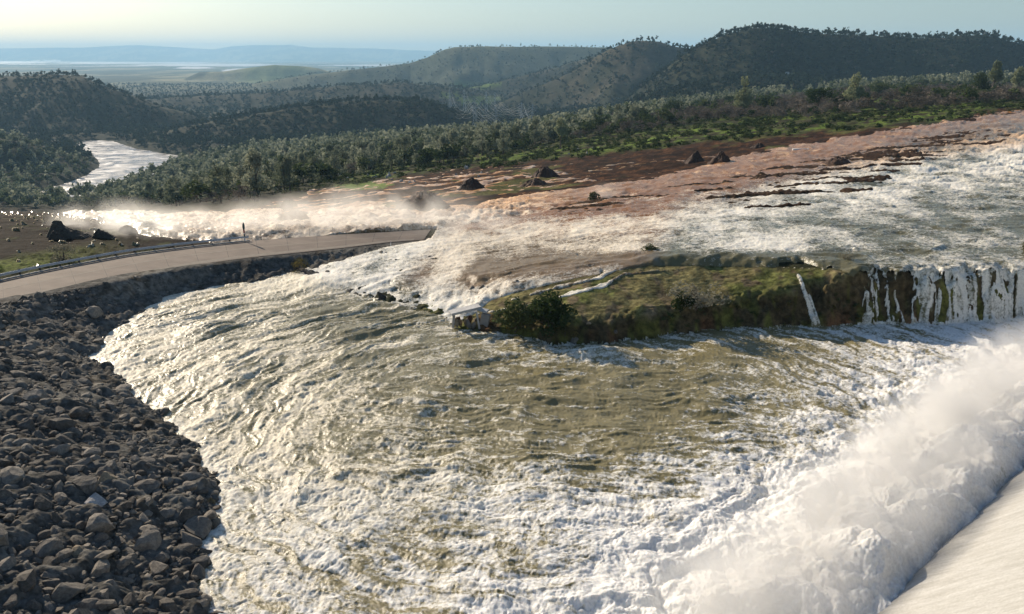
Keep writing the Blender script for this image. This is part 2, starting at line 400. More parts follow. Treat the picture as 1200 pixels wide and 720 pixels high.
def cover(x, y, z):
    px, py = proj(x, y, z)
    n1 = fbm(x/14, y/22, 4, 71); n2 = fbm(x/5, y/9, 4, 75); n3 = fbm(x/50, y/80, 3, 79); n4 = fbm(x/2., y/4., 3, 83)
    py2 = py+n1*9+n2*4; px2 = px+n1*25
    c = np.empty(x.shape+(3,)); A = lambda r, g, b: np.array([r, g, b])
    forest = A(.030, .033, .019); dirt = A(.040, .019, .011); grass = A(.105, .155, .028); dry = A(.15, .125, .06); drt2 = A(.020, .014, .010)
    gray = A(.13, .125, .118); olive = A(.10, .105, .035)
    c[:] = forest
    near0 = y < 160
    def put(m, col, ):
        nonlocal c
        c = c+(col-c)*m[..., None]
    far = sst(600, 1500, y)
    put(far*sst(-.1, .35, n3+.2*n1), A(.018, .024, .018))
    put(sst(4200, 6000, y), A(.075, .085, .05)); 
    fn = fbm(x/900, y/2200, 4, 88)
    put(sst(4800, 7000, y)*sst(.0, .15, fn), A(.24, .22, .13)); put(sst(4800, 7000, y)*sst(.02, .12, -fn), A(.02, .035, .02)); put(sst(4800, 7000, y)*sst(.1, .3, fbm(x/300, y/900, 4, 89)), A(.015, .03, .015))
    put(sst(6500, 6800, y)*sst(8500, 8000, y)*sst(80, 88, 90-np.abs(px-325)*.15)*(px > 230)*(px < 400)*.8, A(.13, .17, .05))
    # bare meadow on the cone's left flank
    put(((y > 2600) & (y < 4400))*sst(.0, .25, fbm(x/160, y/200, 4, 33)+.25*sst(95, 60, py))*.7, A(.075, .066, .048))
    for (gx, gy, rx, ry) in ((563, 118, 26, 5), (530, 112, 16, 3), (716, 131, 20, 2.5), (545, 154, 30, 3), (600, 158, 30, 3), (690, 178, 40, 4), (560, 100, 30, 3), (1010, 118, 40, 4), (945, 108, 25, 4)):
        put(sst(1.3, .8, ((px-gx)/rx)**2+((py-gy)/ry)**2+n1)*.9, grass)
    g = sst(-4, 4, sdf(GREEN, px2, py2)); put(g, A(.055, .058, .026)); put(g*sst(-.02, .12, n2+n3*.6), grass); put(g*sst(.05, .25, fbm(x/9, y/12, 4, 61)), A(.03, .024, .016))
    m = sst(-3, 3, sdf(MUD, px2, py2)); put(m, dirt); put(m*sst(.10, .25, n2), A(.085, .04, .02)); put(m*sst(.05, .2, -n2), A(.022, .013, .009)); put(m*sst(.25, .4, n1+n3)*.7, olive)
    put(sst(1.2, .7, ((px-425)/34)**2+((py-218)/5)**2+n2), grass)
    lg = sst(-6, 6, sdf(LEFTG, px, py)); put(lg, drt2); put(lg*sst(.16, .30, n2+n3*.5)*.7, A(.06, .07, .025)); put(lg*sst(40, 0, py-275+n1*20)*sst(30, 0, 30-np.abs(px))*0, grass)
    put(lg*sst(14, 6, np.abs(py-(318-px*.16)+4)+n2*8)*sst(170, 20, px), A(.10, .125, .03))
    isl = sst(-4, 6, sdf(ISL, px, py)); put(isl, A(.17, .15, .07)); put(isl*sst(.0, .3, n2+n1*.6)*.8, A(.13, .15, .045)); put(isl*sst(.1, .3, n4), A(.15, .12, .075))
    d = -sdf(POOLP, x, y)
    c0_ = np.interp(x/np.maximum(y, 1), [0, .1, .25, .36, .41, 2], [1.1, 2.1, 2.8, 4.2, 5.7, 5.8]); bank = sst(1.1, .75, z/c0_+n4*.35)*(d < 7)*(d > -3)*(px > 560)*(y < 125); put(bank, A(.085, .065, .036)); put(bank*sst(0, .25, n4+n2*.5), A(.11, .11, .032)); put(bank*sst(.1, .3, -n2)*sst(2.2, .3, z), A(.15, .08, .042))
    emb = (sst(26, 24, d))*(px < 560)*(y < 140); dr, zr = lineDist(RC[::3], x, y)
    emb = emb*((py > 270)*1.)*np.where(sdf([(-200, 410), (-200, 340), (0, 340), (100, 322), (200, 305), (300, 292), (500, 272), (520, 300), (420, 320), (300, 900), (-300, 900)], px, py) > -4, 1, 0)
    put(emb, gray*.85); put(emb*sst(.05, .3, n2), A(.09, .08, .068)); put(emb*sst(.22, .4, n4+n2)*.6, A(.19, .18, .165))
    return c, px, py

import time as _t; T0 = _t.time()
def log(*a): print('[scene %.1f]' % (_t.time()-T0), *a)
# ground
ys = rows(24, 46000, 22000, .014, ((92, 101, .12), (2000, 60000, 1e9)))
ss = np.linspace(-.95, .95, 1150)
Yg, Sg = np.meshgrid(ys, ss, indexing='ij'); Xg = Yg*Sg
Zg = height(Xg, Yg)
dP = -sdf(POOLP, Xg, Yg)
rub = (dP > -1) & (dP < 26) & (Sg < -.08) & (Yg < 130)
drg, zrg = lineDist(RC[::3], Xg, Yg)
Zg = Zg+np.where(rub, (billow(Xg/2.2, Yg/2.2, 3, 31)*.55+.1)*sst(HW+.3, HW+2.0, drg), 0)
bankm = (dP > 0) & (dP < 3) & (Sg > -.06) & (Yg < 120)
Zg = Zg+np.where(bankm, billow(Xg/1.6, Yg/1.6, 3, 35)*.5*sst(0, 1, dP), 0)
Cg, PXg, PYg = cover(Xg, Yg, Zg)
rg_ = ridges(Xg, Yg, PXg, PYg); Zg = Zg+rg_*(.75+.4*billow(Xg/1.6, Yg/1.6, 3, 119)); Cg = Cg+(np.array([.050, .030, .020])-Cg)*sst(.05, .3, rg_)[..., None]
V = np.stack([Xg, Yg, Zg], -1).reshape(-1, 3)
me = mesh_np('ground', V, grid_faces(*Xg.shape), M_ground, True, {'cover': Cg.reshape(-1, 3)})
tag(link('ground', me), kind='structure')
log('ground', len(V))

# flood water: pool, upper flow, falls and rapids as one moving sheet split where it belongs
yw = rows(33, 430, 33000, .02, ((92.5, 99.5, .10),)); sw = np.linspace(-.80, .80, 1500)
Yw, Sw = np.meshgrid(yw, sw, indexing='ij'); Xw = Yw*Sw
Gz = height(Xw, Yw)
base = table(Xw, Yw)
dW = sdf(POOLP, Xw, Yw); _m = np.abs(dW) < 4
_a, _b = wob(Xw[_m], Yw[_m]); dW[_m] = sdist(POOLP, _a, _b)                       # >0 in the pool
pz = np.where(dW > 0, 0, Gz)
px, py = proj(Xw, Yw, pz)
n1 = fbm(Xw/14, Yw/22, 4, 71); n2 = fbm(Xw/5, Yw/9, 4, 75); n4w = fbm(Xw/1.6, Yw/3, 3, 98); n5 = fbm(Xw/9, Yw/22, 4, 95); n3w = fbm(Xw/45, Yw/30, 3, 99); nb = fbm(Xw/30, Yw/30, 3, 97)
fl = sdf(FLOWP, px, py); rp = sdf(RAPID, px, py+n1*3)
mud = sdf(MUD, px+n1*20, py+n1*5)
lip = (px > 1000) | (np.abs(px-942) < 20)
# amount of cover by water
streak = fbm(Xw/16+Yw/40, Yw/12, 4, 111)*1.3+.35*fbm(Xw/4, Yw/4, 3, 117)
wet = np.maximum.reduce([np.clip(dW*2+.3, -2, 3), np.clip(fl/4, -2, 3), np.clip(rp/3+.3+n2*2, -2, 3)])
ridge = sst(.05, .22, streak)                   # dirt ridges stand out of the flow
isleU = (px < 1000) & (px > 640) & (fl > 0) & (py > 285)
wet = np.where(isleU, wet-3*sst(.1, .3, n5+n2*.4)*sst(280, 305, py), wet)
mudwet = np.clip(.1+(.28-np.abs(streak-.05))*6-2.6*sst(205, 175, py)*sst(900, 700, px)-1.0, -2, 2)
mudwet = np.where((py < 255) & (mud > 0), (np.abs(fbm(Xw/30+Yw/60, Yw/16, 5, 141))*-11+.7-.55*sst(560, 720, px)+1.2*n3w-1.4*sst(215, 190, py+.08*(px-500))), -2)
wet = np.maximum(wet, mudwet)
# small channels on the island
def strand(pts, w):
    d = np.full(Xw.shape, 1e9)
    for (a, b), (c, e) in zip(pts[:-1], pts[1:]):
        ex, ey = c-a, e-b; t = np.clip(((px-a)*ex+(py-b)*ey)/(ex*ex+ey*ey), 0, 1)
        d = np.minimum(d, np.hypot(px-a-ex*t, (py-b-ey*t)*1.6))
    return np.clip((w-d+n2*5+n4w*4)/2, -2, 2)
for q in ([(440, 362), (500, 374), (560, 368), (600, 362), (650, 350), (710, 334), (730, 322), (800, 316)], [(600, 352), (650, 338), (700, 326), (720, 316)]):
    wet = np.maximum(wet, np.where(py < 392, np.minimum(strand(q, 1.4), .22), -2))
# puddles on the dark ground left of the road
pud = sst(0, 8, sdf(LEFTG, px, py))*(fbm(Xw/2.6, Yw/2.0, 3, 161)-.40)*9
wet = np.maximum(wet, np.where((fl < 0) & (dW < 0) & (rp < 0), np.where(pud > 0, pud, -2), -2))
# the falls: only strands of water on the cliff
cliff = (dW < -.15) & (dW > -5.5) & (px > 640) & (Yw < 106) & ((px < 975) | (Gz < 5.1))
sx = Xw+.5*fbm(Xw/2, Yw/2, 2, 121)
sx = sx+(Yw-93)*.35*pn(Xw/3, Yw*.1, 139)
st = .75*pn(sx/.9, Yw*.12, 131)+.45*pn(sx/.33, Yw*.3, 133)+.45*pn(sx/3.5, Yw*.1, 135)+.35*pn(sx/.25, Yw*1.6, 137)
cov = np.interp(px, [900, 1000, 1015, 1050, 1060, 1074, 1085, 1400], [-2, -2, .08, .18, -.15, .28, .50, .55])
fall = (st+cov)*6
thin = np.maximum(1.-np.abs(px-(936+(py-322)*.30)+n2*5)/(2.2+.025*(py-320)), 1.-np.abs(px-(953+(py-360)*.35))/1.6-2*(py < 345))*2
wetc = np.maximum(fall, thin-4*(py < 323))
wet = np.where(cliff, wetc, wet)
onroad = sdf(ROADP, Xw, Yw, 2) > -1.2
wet = np.where(onroad & (px < 512), -2, wet)
behind = (px < 500) & (fl > -6) & (py < 285) & (py > 274)
# foam
foam = np.zeros(Xw.shape); sP = lambda a, b, v: sst(a, b, v)
inpool = dW > -.2
spd = -((Xw-SPA[0])*ln[0]+(Yw-SPA[1])*ln[1])    # distance from the foot of the spillway
OL = sdf([(470, 395), (640, 425), (720, 412), (800, 405), (900, 400), (985, 425), (960, 455), (900, 490), (830, 520), (740, 545), (640, 540), (540, 520), (460, 470), (430, 420)], px, py)
OL2 = np.maximum(sdf([(350, 610), (430, 600), (640, 625), (700, 660), (560, 700), (520, 740), (360, 740), (260, 660)], px, py), -60)
f = .47-.34*sst(-60, 50, OL+n1*70+n2*30)-.22*sst(-40, 20, OL2+n1*50)
f = f+.22*sst(34, 10, spd+n1*14)+.35*sst(16, 6, spd)+.30*sst(430, 330, px)*sst(640, 380, py)*0
f = f+n1*.35+n2*.25+nb*.2
f = f+.10*sst(300, 180, px)+.16*sst(545, 600, py)
fU = .60+n1*.6+n2*.5
fU = fU-.32*sst(-10, 40, sdf([(1010, 248), (1100, 226), (1250, 200), (1250, 322), (1000, 322), (935, 305), (970, 272)], px, py)+n1*45)
fU = fU-.55*sst(-4, 12, sdf([(560, 305), (620, 292), (700, 296), (780, 300), (740, 312), (660, 326), (560, 342), (520, 338)], px, py)+n1*12)
fU = fU+(-.52+.45*n5+.35*n4w)*sst(-10, 8, sdf([(500, 272), (580, 258), (640, 247), (700, 234), (850, 200), (1000, 162), (1100, 145), (1200, 126), (1300, 120), (1300, 140), (1200, 158), (1100, 172), (1010, 190), (930, 212), (860, 228), (740, 250), (640, 257), (560, 266)], px, py)+n1*12+n2*6)
fU = fU-.5*sst(294, 304, py)*sst(690, 770, px)*sst(1040, 990, px)
foam = np.where(inpool, f, fU)
foam = np.where(cliff, .40+.25*np.clip(wet, 0, 1)+.5*pn(sx/.35, Yw*.4, 133), foam)
rapz = (~inpool) & (py < 262+0*px) & ((fl < 4)); foam = np.where(rapz, .26-.14*sst(600, 720, px)+n2*.9+.2*n1+.3*n4w, foam)
foam = np.where((rp > 0) & (px < 620), .50+n2*.8+n1*.4, foam)
foam = np.where((fl < 0) & (dW < 0) & (rp < 0) & (px < 300) & (py > 245), .25, foam)
# crash of the flow into the pool by the road end, and around the islet's nose
foam = foam+.5*np.exp(-(((px-385)/45)**2+((py-335)/14)**2))+.22*np.exp(-(((px-690)/60)**2+((py-420)/8)**2))*sst(780, 730, px)
# tint of the muddy water
pool_t = np.array([.235, .20, .095]); up_t = np.array([.155, .14, .07]); br_t = np.array([.27, .135, .06]); or_t = np.array([.50, .27, .12])
tint = np.empty(Xw.shape+(3,)); tint[:] = pool_t
mU = sst(2, -2, dW); tint += (up_t-tint)*mU[..., None]
mB = mU*sst(-25, 25, sdf([(200, 200), (640, 215), (850, 170), (1250, 90), (1250, 140), (1120, 160), (960, 205), (880, 232), (800, 250), (740, 320), (560, 345), (480, 330), (520, 270), (200, 290)], px, py)); tint += (br_t-tint)*mB[..., None]
tint += (np.array([.21, .165, .10])-tint)*(mB*sst(268, 290, py)*.85)[..., None]
mO = mU*sst(262, 236, py+.13*(px-600)*(px > 600)); tint += (or_t-tint)*(mO*.8*(1-.85*sst(600, 740, px)))[..., None]
ftint = np.empty(tint.shape); ftint[:] = np.array([.88, .84, .73])
cr = sst(34, 16, spd)*(1-mU); ftint += (np.array([.90, .885, .84])-ftint)*cr[..., None]
cm = (1-mU)*sst(620, 380, px)*sst(620, 500, py)*.8; ftint += (np.array([.84, .75, .56])-ftint)*cm[..., None]
ftint += (np.array([.84, .72, .55])-ftint)*(mB*.7)[..., None]; ftint += (np.array([.80, .48, .26])-ftint)*(mO*.85)[..., None]; ftint += (np.array([.66, .42, .25])-ftint)*(mB*sst(600, 740, px)*sst(230, 200, py+.10*(px-800))*.7)[..., None]
mL = mU*sst(520, 480, px)*sst(288, 282, py); ftint += (np.array([.78, .64, .48])-ftint)*(mL*.8)[..., None]
# waves
wl = sst(480, 300, px)
QC = P(660, 490, z=0); ra = np.hypot(Xw-QC[0], Yw-QC[1]); th_ = np.arctan2(Yw-QC[1], -(Xw-QC[0]))*24
qa = ra+1.2*pn(Xw/6, Yw/6, 205)+.5*pn(Xw/2, Yw/2, 206); qb = th_+1.5*pn(Xw/5, Yw/5, 207)
ply = (dW > 0)*1.; pw = sst(13, 27, ra+2*pn(Xw/8, Yw/8, 216))
vx = Xw+.9*pn(Xw/4, Yw/4, 217); vy = Yw+.9*pn(Xw/4, Yw/4, 218)+.12*Xw
foam = foam+ply*(pw*(.34*pn(qa/1.3, qb/6, 208)+.28*pn(qa/.5, qb/3.2, 209)+.20*pn(qa/.22, qb/1.5, 210))+(1-pw)*(.30*pn(vy/1.3, vx/4.5, 208)+.26*pn(vy/.5, vx/2, 209)+.20*pn(vy/.22, vx/.8, 210)))*sst(1.1, .8, foam)
wx = Xw+.8*pn(Xw/5, Yw/5, 201)+.25*pn(Xw/1.5, Yw/1.5, 202); wy = Yw+.8*pn(Xw/5, Yw/5, 203)+.25*pn(Xw/1.5, Yw/1.5, 204)
def crest(ax, lx, ly, seed):
    c, s_ = math.cos(ax), math.sin(ax); a = (wx*c+wy*s_)/lx; b = (-wx*s_+wy*c)/ly
    n = pn(a, b, seed); n = (1-np.abs(n)*2.2); return np.clip(n, -.6, 1)**1
def pcrest(lr, lt, seed): return pw*np.clip(1-np.abs(pn(qa/lr, qb/lt, seed))*2.2, -.6, 1)+(1-pw)*np.clip(1-np.abs(pn(vy/lr, vx/lt*1.4, seed+3))*2.2, -.6, 1)
big = np.where(dW > 0, pcrest(2.3, 6.5, 211)*.6+.7*(pw*np.clip(pn(qa/3.4, qb/9, 215)*1.6, -1, 1)+(1-pw)*np.clip(pn(vy/3.4, vx/6, 219)*1.6, -1, 1)), crest(R(8), 6., 2.6, 212))
med = np.where(dW > 0, pcrest(.95, 2.8, 213), crest(R(-10), 2.4, 1.1, 214))
lump = billow(wx/2.6, wy/3.0, 3, 221, .55); lump2 = billow(wx/.9, wy/1.1, 3, 231, .6); fine = pn(wx/.3, wy/.34, 241)
turb = np.where(inpool, .35+.65*sst(.2, .8, foam)+.5*sst(16, 3, spd), .35+.5*sst(.2, .7, foam))
hmod = .5+.8*sst(-.3, .4, pn(Xw/7, Yw/7, 251))
white = sst(.35, .75, foam)
lump3 = billow(wx/.42, wy/.5, 2, 237, .6)
wave = big*.24*hmod*(1-.3*white)+med*.085*(1-.3*white)+lump*.17*turb+lump2*.085*turb+lump3*.05*turb+fine*.025
wave = wave*np.where(inpool, 1, np.clip(.75+sst(110, 260, Yw)*.75, 0, 1.6))
mound = sst(20, 4, spd)*inpool
wave = wave+mound*((billow(wx/5, wy/5, 3, 261, .45)*1.0+.8*fbm(wx/7, wy/7, 2, 263))+.7*sst(8, 3.5, spd)*sst(.3, 3, spd)-.9*sst(1.8, -.2, spd))
wave = wave+.9*np.exp(-(((px-705)/42)**2+((py-418)/7)**2))+.8*np.exp(-(((px-380)/40)**2+((py-333)/8)**2))
wave = wave+(rp > 0)*(px < 620)*billow(Xw/4, Yw/4, 4, 271)*.8
wave = wave*(1-.5*mB*sst(245, 225, py))
edge = sst(0, 1.6, np.clip(wet, 0, 3))
wave = np.where(cliff, .08+.16*np.clip(wetc, 0, 1)+.10*fine, wave*(.25+.75*edge))
Zw = np.where(dW > 0, 0+sst(3, 0, dW)*.0, Gz)
# water meets land: dive where it is not wet
Zw = np.where((dW <= 0) & ~cliff, Gz+(.30*np.clip(wet, 0, 1.2)+.05)*np.where(Sw < -.04, sst(0, 6, -dW), 1)+.9*np.clip(wet, -1.5, 0), Zw)
zs = fbm(Xw/8, Yw/14, 3, 281)*.35
Zw = Zw+wave+np.where(dW > 0, zs*sst(0, 4, dW), 0)
# gentle rise of the pool towards its upper end by the road, where the flow piles up
foam = np.clip(foam+.10*np.clip(wave/.4, -1, 1), 0, 1.2)
ok = (wet > -.35) & ~(cliff & (wetc < -.3))
ok &= ~((fl < 2) & (dW < -2) & onroad)
okf = ok[:-1, :-1] | ok[1:, :-1] | ok[:-1, 1:] | ok[1:, 1:]
okf = np.where(cliff[:-1, :-1] | cliff[1:, :-1] | cliff[:-1, 1:] | cliff[1:, 1:], ok[:-1, :-1] & ok[1:, :-1] & ok[:-1, 1:] & ok[1:, 1:], okf)
spf = spd[:-1, :-1] > -1.2
poolf = (dW[:-1, :-1] > -.9) & ~(cliff[:-1, :-1]) & (dW[:-1, :-1] > -.9)
fallf = cliff[:-1, :-1]
rapf = (~poolf) & (~fallf) & (py[:-1, :-1] < 262) & (fl[:-1, :-1] < 0)
Vw = np.stack([Xw, Yw, Zw], -1).reshape(-1, 3); AT = {'ftint': ftint.reshape(-1, 3), 'gloss': (1-.8*mB).reshape(-1), 'foam': foam.reshape(-1), 'tint': tint.reshape(-1, 3)}
for nm, msk in (('pool_water', poolf), ('waterfall', fallf), ('rapids', rapf), ('flood_water', ~(poolf | fallf | rapf))):
    Fq = grid_faces(*Xw.shape, keep=okf & spf & msk)
    v2, f2, a2 = compact(Vw, Fq, AT)
    tag(link(nm, mesh_np(nm, v2, f2, M_flow, True, a2)), kind='structure'); log(nm, len(v2))

# river far below and floods on the plain
def sheet(name, px0, px1, Y0, Y1, z, mat, poly=None):
    a = np.array([[x, y] for x, y in RIVW]); x0, y0 = a.min(0)-60; x1, y1 = a.max(0)+60
    X, Yy = np.meshgrid(np.linspace(x0, x1, 160), np.linspace(y0, y1, 160), indexing='ij')
    Z = z+.5*fbm(X/30, Yy/30, 4, 301)
    return tag(link(name, mesh_np(name, np.stack([X, Yy, Z], -1).reshape(-1, 3), grid_faces(160, 160)[:, ::-1], mat)), kind='structure')
sheet('river', 0, 0, 0, 0, -150.2, M_river)
n = N('floodplain_water'); fpm = n.done(n.bsdf((.62, .60, .58), .5, None, .5))
Yp = np.geomspace(8000, 40000, 260); Sp = np.linspace(-.9, .2, 700); YY, SS = np.meshgrid(Yp, Sp, indexing='ij'); XX = YY*SS
ppx, ppy = proj(XX, YY, YY*0-167)
fw = fbm(SS*9+3, np.log(YY)*22, 4, 311)+.12*sst(450, 100, ppx)
band = np.zeros(YY.shape)
for (a, b, c, d_) in ((-200, 72.5, 75, 3.0), (60, 74, 190, 1.3), (160, 76.5, 330, 1.6), (205, 80, 250, 1.2), (260, 83.5, 305, 2.6), (-100, 70.5, 60, 1.2), (380, 77, 530, 1.0), (140, 74, 250, .8)):
    cx = (a+c)/2; hw = abs(c-a)/2 if c > a else 20
    band = np.maximum(band, sst(1.2, .8, np.maximum(np.abs(ppx-cx)/hw, 0)**2+((ppy-b)/d_)**2+fbm(SS*60, np.log(YY)*50, 3, 321)*1.1))
kp = (np.maximum(band, sst(.28, .36, fw)*(ppy < 79)) > .5)
kk = kp[:-1, :-1] & (YY[:-1, :-1] < 36000)
zpl = height(XX, YY)*1.0+3.5; kk = kk & (zpl[:-1, :-1] < -150)
v2, f2, a2 = compact(np.stack([XX, YY, zpl], -1).reshape(-1, 3), grid_faces(*XX.shape, keep=kk), {})
tag(link('floodplain_water', mesh_np('floodplain_water', v2, f2, fpm)), kind='structure')

# ------------------------------------------------------------------ spillway weir with its sheet of water
def prof(d):    # d along the slope direction from the foot
    return [(-.6, -.8), (0, .0), (1.5, 1.15), (4, 3.4), (8, 6.9), (11, 9.0), (13.5, 10.2), (15.5, 10.7), (17.5, 10.9), (20, 10.9)]
pr = prof(0); pd = np.linspace(-.6, 20, 130); pzv = np.interp(pd, [a for a, b in pr], [b for a, b in pr])
for _ in range(12): pzv[1:-1] = pzv[1:-1]*.5+(pzv[:-2]+pzv[2:])*.25
al = np.linspace(-45, 110, 700)
AA, DD = np.meshgrid(al, pd, indexing='ij')
sX = SPA[0]+AA*ld[0]+DD*ln[0]; sY = SPA[1]+AA*ld[1]+DD*ln[1]
sZ = np.interp(DD, pd, pzv)+.05*billow(AA/.8, DD/3., 3, 331)+.12*fbm(AA/3.5, DD/6., 3, 333)
sg = spd*0
n = N('spillway_water'); co_ = n.coord(); mpn = n.add('ShaderNodeMapping'); mpn.inputs['Rotation'].default_value = (0, 0, -math.atan2(ld[1], ld[0])); n.l(co_, mpn.inputs[0]); mp2 = n.add('ShaderNodeMapping'); mp2.inputs['Scale'].default_value = (1, .16, .16); n.l(mpn.outputs[0], mp2.inputs[0]); co = mp2.outputs[0]; f1 = n.noise(co_, 7., 8, .75); f2 = n.noise(co, 2.2, 7, .65)
c = n.mix(n.ramp(f1, .3, .7), (.38, .37, .34), (.55, .54, .51)); c = n.mix(1., c, n.mix(n.ramp(f2, .3, .7), (.80, .79, .76), (1.06, 1.06, 1.06)), 'MULTIPLY')
msw = n.done(n.bsdf(c, .5, n.bump(f1, .5, .05), .4))
tag(link('spillway_water', mesh_np('spillway_water', np.stack([sX, sY, sZ], -1).reshape(-1, 3), grid_faces(700, 130), msw)), kind='structure')
M_conc = simple('concrete', (.34, .33, .31), .85, .15, 2, .2)
bm = bmesh.new(); prc = [(0, -2)]+[(a+.25, b-.3) for a, b in zip(pd[::8], pzv[::8])]+[(19.6, 10.5), (19.6, -2)]
vv = []
for a in (-45, 110):
    vv.append([bm.verts.new((SPA[0]+a*ld[0]+d*ln[0], SPA[1]+a*ld[1]+d*ln[1], z)) for d, z in prc])
k = len(prc)
for i in range(k): bm.faces.new((vv[0][i], vv[0][(i+1) % k], vv[1][(i+1) % k], vv[1][i]))
bm.faces.new(vv[0]); bm.faces.new(vv[1][::-1]); bmesh.ops.recalc_face_normals(bm, faces=bm.faces)
me = bpy.data.meshes.new('spillway_weir'); bm.to_mesh(me); bm.free(); me.materials.append(M_conc)
tag(link('spillway_weir', me), 'long concrete spillway weir under the white sheet of water', 'weir')

# ------------------------------------------------------------------ road, guardrail, fence, post
def ribbon(name, A, B, mat, dz=0, edges=.35, parent=None):
    A = np.array(A); B = np.array(B); n_ = len(A)
    sec = [(-.0, -edges), (0.0, 0), (.25, .05), (.5, .07), (.75, .05), (1, 0), (1., -edges)]
    V = []
    for a, b in zip(A, B):
        for t, z in sec: p = a*(1-t)+b*t; V.append((p[0], p[1], p[2]+z+dz))
    return mesh_np(name, V, grid_faces(n_, len(sec))[:, ::-1], mat, False)
n = N('road_surface'); co = n.coord(); f = n.noise(co, .35, 6, .6); g = n.noise(co, 14, 3, .6)
c = n.mix(n.ramp(f, .3, .7), (.15, .115, .09), (.215, .168, .132)); c = n.mix(1., c, n.mix(g, (.8, .8, .8), (1.2, 1.2, 1.2)), 'MULTIPLY')
M_road = n.done(n.bsdf(c, .85, n.bump(g, .3, .01), .3))
tag(link('road', ribbon('road', RF, RN, M_road)), kind='structure')
M_tar = simple('tar', (.06, .052, .045), .8, .2, 3)
M_worn = simple('worn_track', (.24, .205, .165), .9, .15, 1.5)
def lerp3(a, b, t): return a*(1-t)+b*t
cross = []
for i in range(4, 86, 5):      # joints across the slabs
    a, b = RF[i], RN[i]; d = (RF[i+1]-RF[i]); d /= np.linalg.norm(d)
    for j in range(8):
        t0, t1 = j/8, (j+1)/8; z = lambda t: .07*min(1, (min(t, 1-t)/.25)**.7 if min(t, 1-t) < .25 else 1)
    V0 = [lerp3(a, b, t) for t in (0.02, .25, .5, .75, .98)]; zz = (.004+.004, .054, .074, .054, .008)
    cross.append([(v[0]+s_*d[0]*.035, v[1]+s_*d[1]*.035, v[2]+z_) for v, z_ in zip(V0, zz) for s_ in (-1, 1)])
V = []; Fq = []
for q in cross:
    o = len(V); V += q
    for j in range(4): Fq.append((o+2*j, o+2*j+1, o+2*j+3, o+2*j+2))
tag(link('road_joints', mesh_np('road_joints', V, Fq, M_tar, False)), kind='structure')
V = []; Fq = []
for t0, t1, i0, i1 in ((.46, .50, 2, 88), (.86, .97, 0, 88)):
    o = len(V)
    for i in range(i0, i1):
        for t in (t0, t1):
            p = lerp3(RF[i], RN[i], t); V.append((p[0], p[1], p[2]+.006+np.interp(t, [0, .25, .5, .75, 1], [0, .05, .07, .05, 0])))
    for j in range(i1-i0-1): Fq.append((o+2*j, o+2*j+1, o+2*j+3, o+2*j+2))
tag(link('road_edge_track', mesh_np('road_edge_track', V, Fq, M_worn, False)), kind='structure')

M_steel = simple('galvanised_steel', (.50, .53, .56), .45, .15, 4, .1, metal=.4)
M_wood = simple('dark_timber', (.05, .042, .035), .9, .3, 5)
M_white = simple('white_paint', (.72, .72, .70), .6, .1, 5)
M_red = simple('red_paint', (.35, .05, .04), .5, .1, 5)
M_teal = simple('dark_teal_paint', (.02, .06, .065), .4, .1, 5)
def box_bm(bm, c, sx, sy, sz, rz=0, bev=.0):
    import mathutils
    r = bmesh.ops.create_cube(bm, size=1); vs = r['verts']
    m = mathutils.Matrix.Translation(c) @ mathutils.Matrix.Rotation(rz, 4, 'Z') @ mathutils.Matrix.Diagonal((sx, sy, sz, 1))
    bmesh.ops.transform(bm, matrix=m, verts=vs)
    if bev: bmesh.ops.bevel(bm, geom=list({e for v in vs for e in v.link_edges}), offset=bev, segments=2, affect='EDGES')
def tube_bm(bm, pts, rad, seg=6):
    import mathutils
    rings = []; pts = [mathutils.Vector(p) for p in pts]; rads = rad if hasattr(rad, '__len__') else [rad]*len(pts)
    for i, p in enumerate(pts):
        d = (pts[min(i+1, len(pts)-1)]-pts[max(i-1, 0)]).normalized()
        u = d.orthogonal().normalized() if i == 0 else (u-d*u.dot(d)).normalized(); w = d.cross(u)
        rings.append([bm.verts.new(p+(u*math.cos(a)+w*math.sin(a))*rads[i]) for a in [2*math.pi*k/seg for k in range(seg)]])
    for a, b in zip(rings[:-1], rings[1:]):
        for k in range(seg): bm.faces.new((a[k], a[(k+1) % seg], b[(k+1) % seg], b[k]))
    bm.faces.new(rings[0][::-1]); bm.faces.new(rings[-1])
def bm_obj(name, bm, mat, parent=None, smooth=False):
    me = bpy.data.meshes.new(name); bmesh.ops.recalc_face_normals(bm, faces=bm.faces); bm.to_mesh(me); bm.free()
    for p in me.polygons: p.use_smooth = smooth
    me.materials.append(mat); return link(name, me, parent)
# guardrail: a corrugated beam on timber posts
i1 = int(np.argmin(np.abs(proj(RF[:, 0], RF[:, 1], RF[:, 2])[0]-291)))
dirs = np.gradient(RF[:, :2], axis=0); dirs /= np.linalg.norm(dirs, axis=1)[:, None]; nor = np.stack([-dirs[:, 1], dirs[:, 0]], 1)
nor *= np.sign(((RF-RN)[:, :2]*nor).sum(1))[:, None]
gr = empty('guardrail', tuple(RF[i1//2])); tag(gr, 'grey metal guardrail on dark posts along the far edge of the road', 'guardrail')
gr.location = (0, 0, 0)
sec = [(0, .42), (.05, .46), (.05, .53), (0, .58), (.05, .64), (.05, .71), (0, .76), (-.02, .76), (.02, .71), (.02, .64), (-.03, .58), (.02, .53), (.02, .46), (-.02, .42)]
V = []
for i in range(0, i1+1):
    for a, z in sec: V.append((RF[i, 0]+nor[i, 0]*(.35-a), RF[i, 1]+nor[i, 1]*(.35-a), RF[i, 2]+z+.0))
Fq = []; m = len(sec)
for i in range(i1):
    for k in range(m): Fq.append((i*m+k, i*m+(k+1) % m, (i+1)*m+(k+1) % m, (i+1)*m+k))
link('rail', mesh_np('rail', V, Fq, M_steel, False), gr)
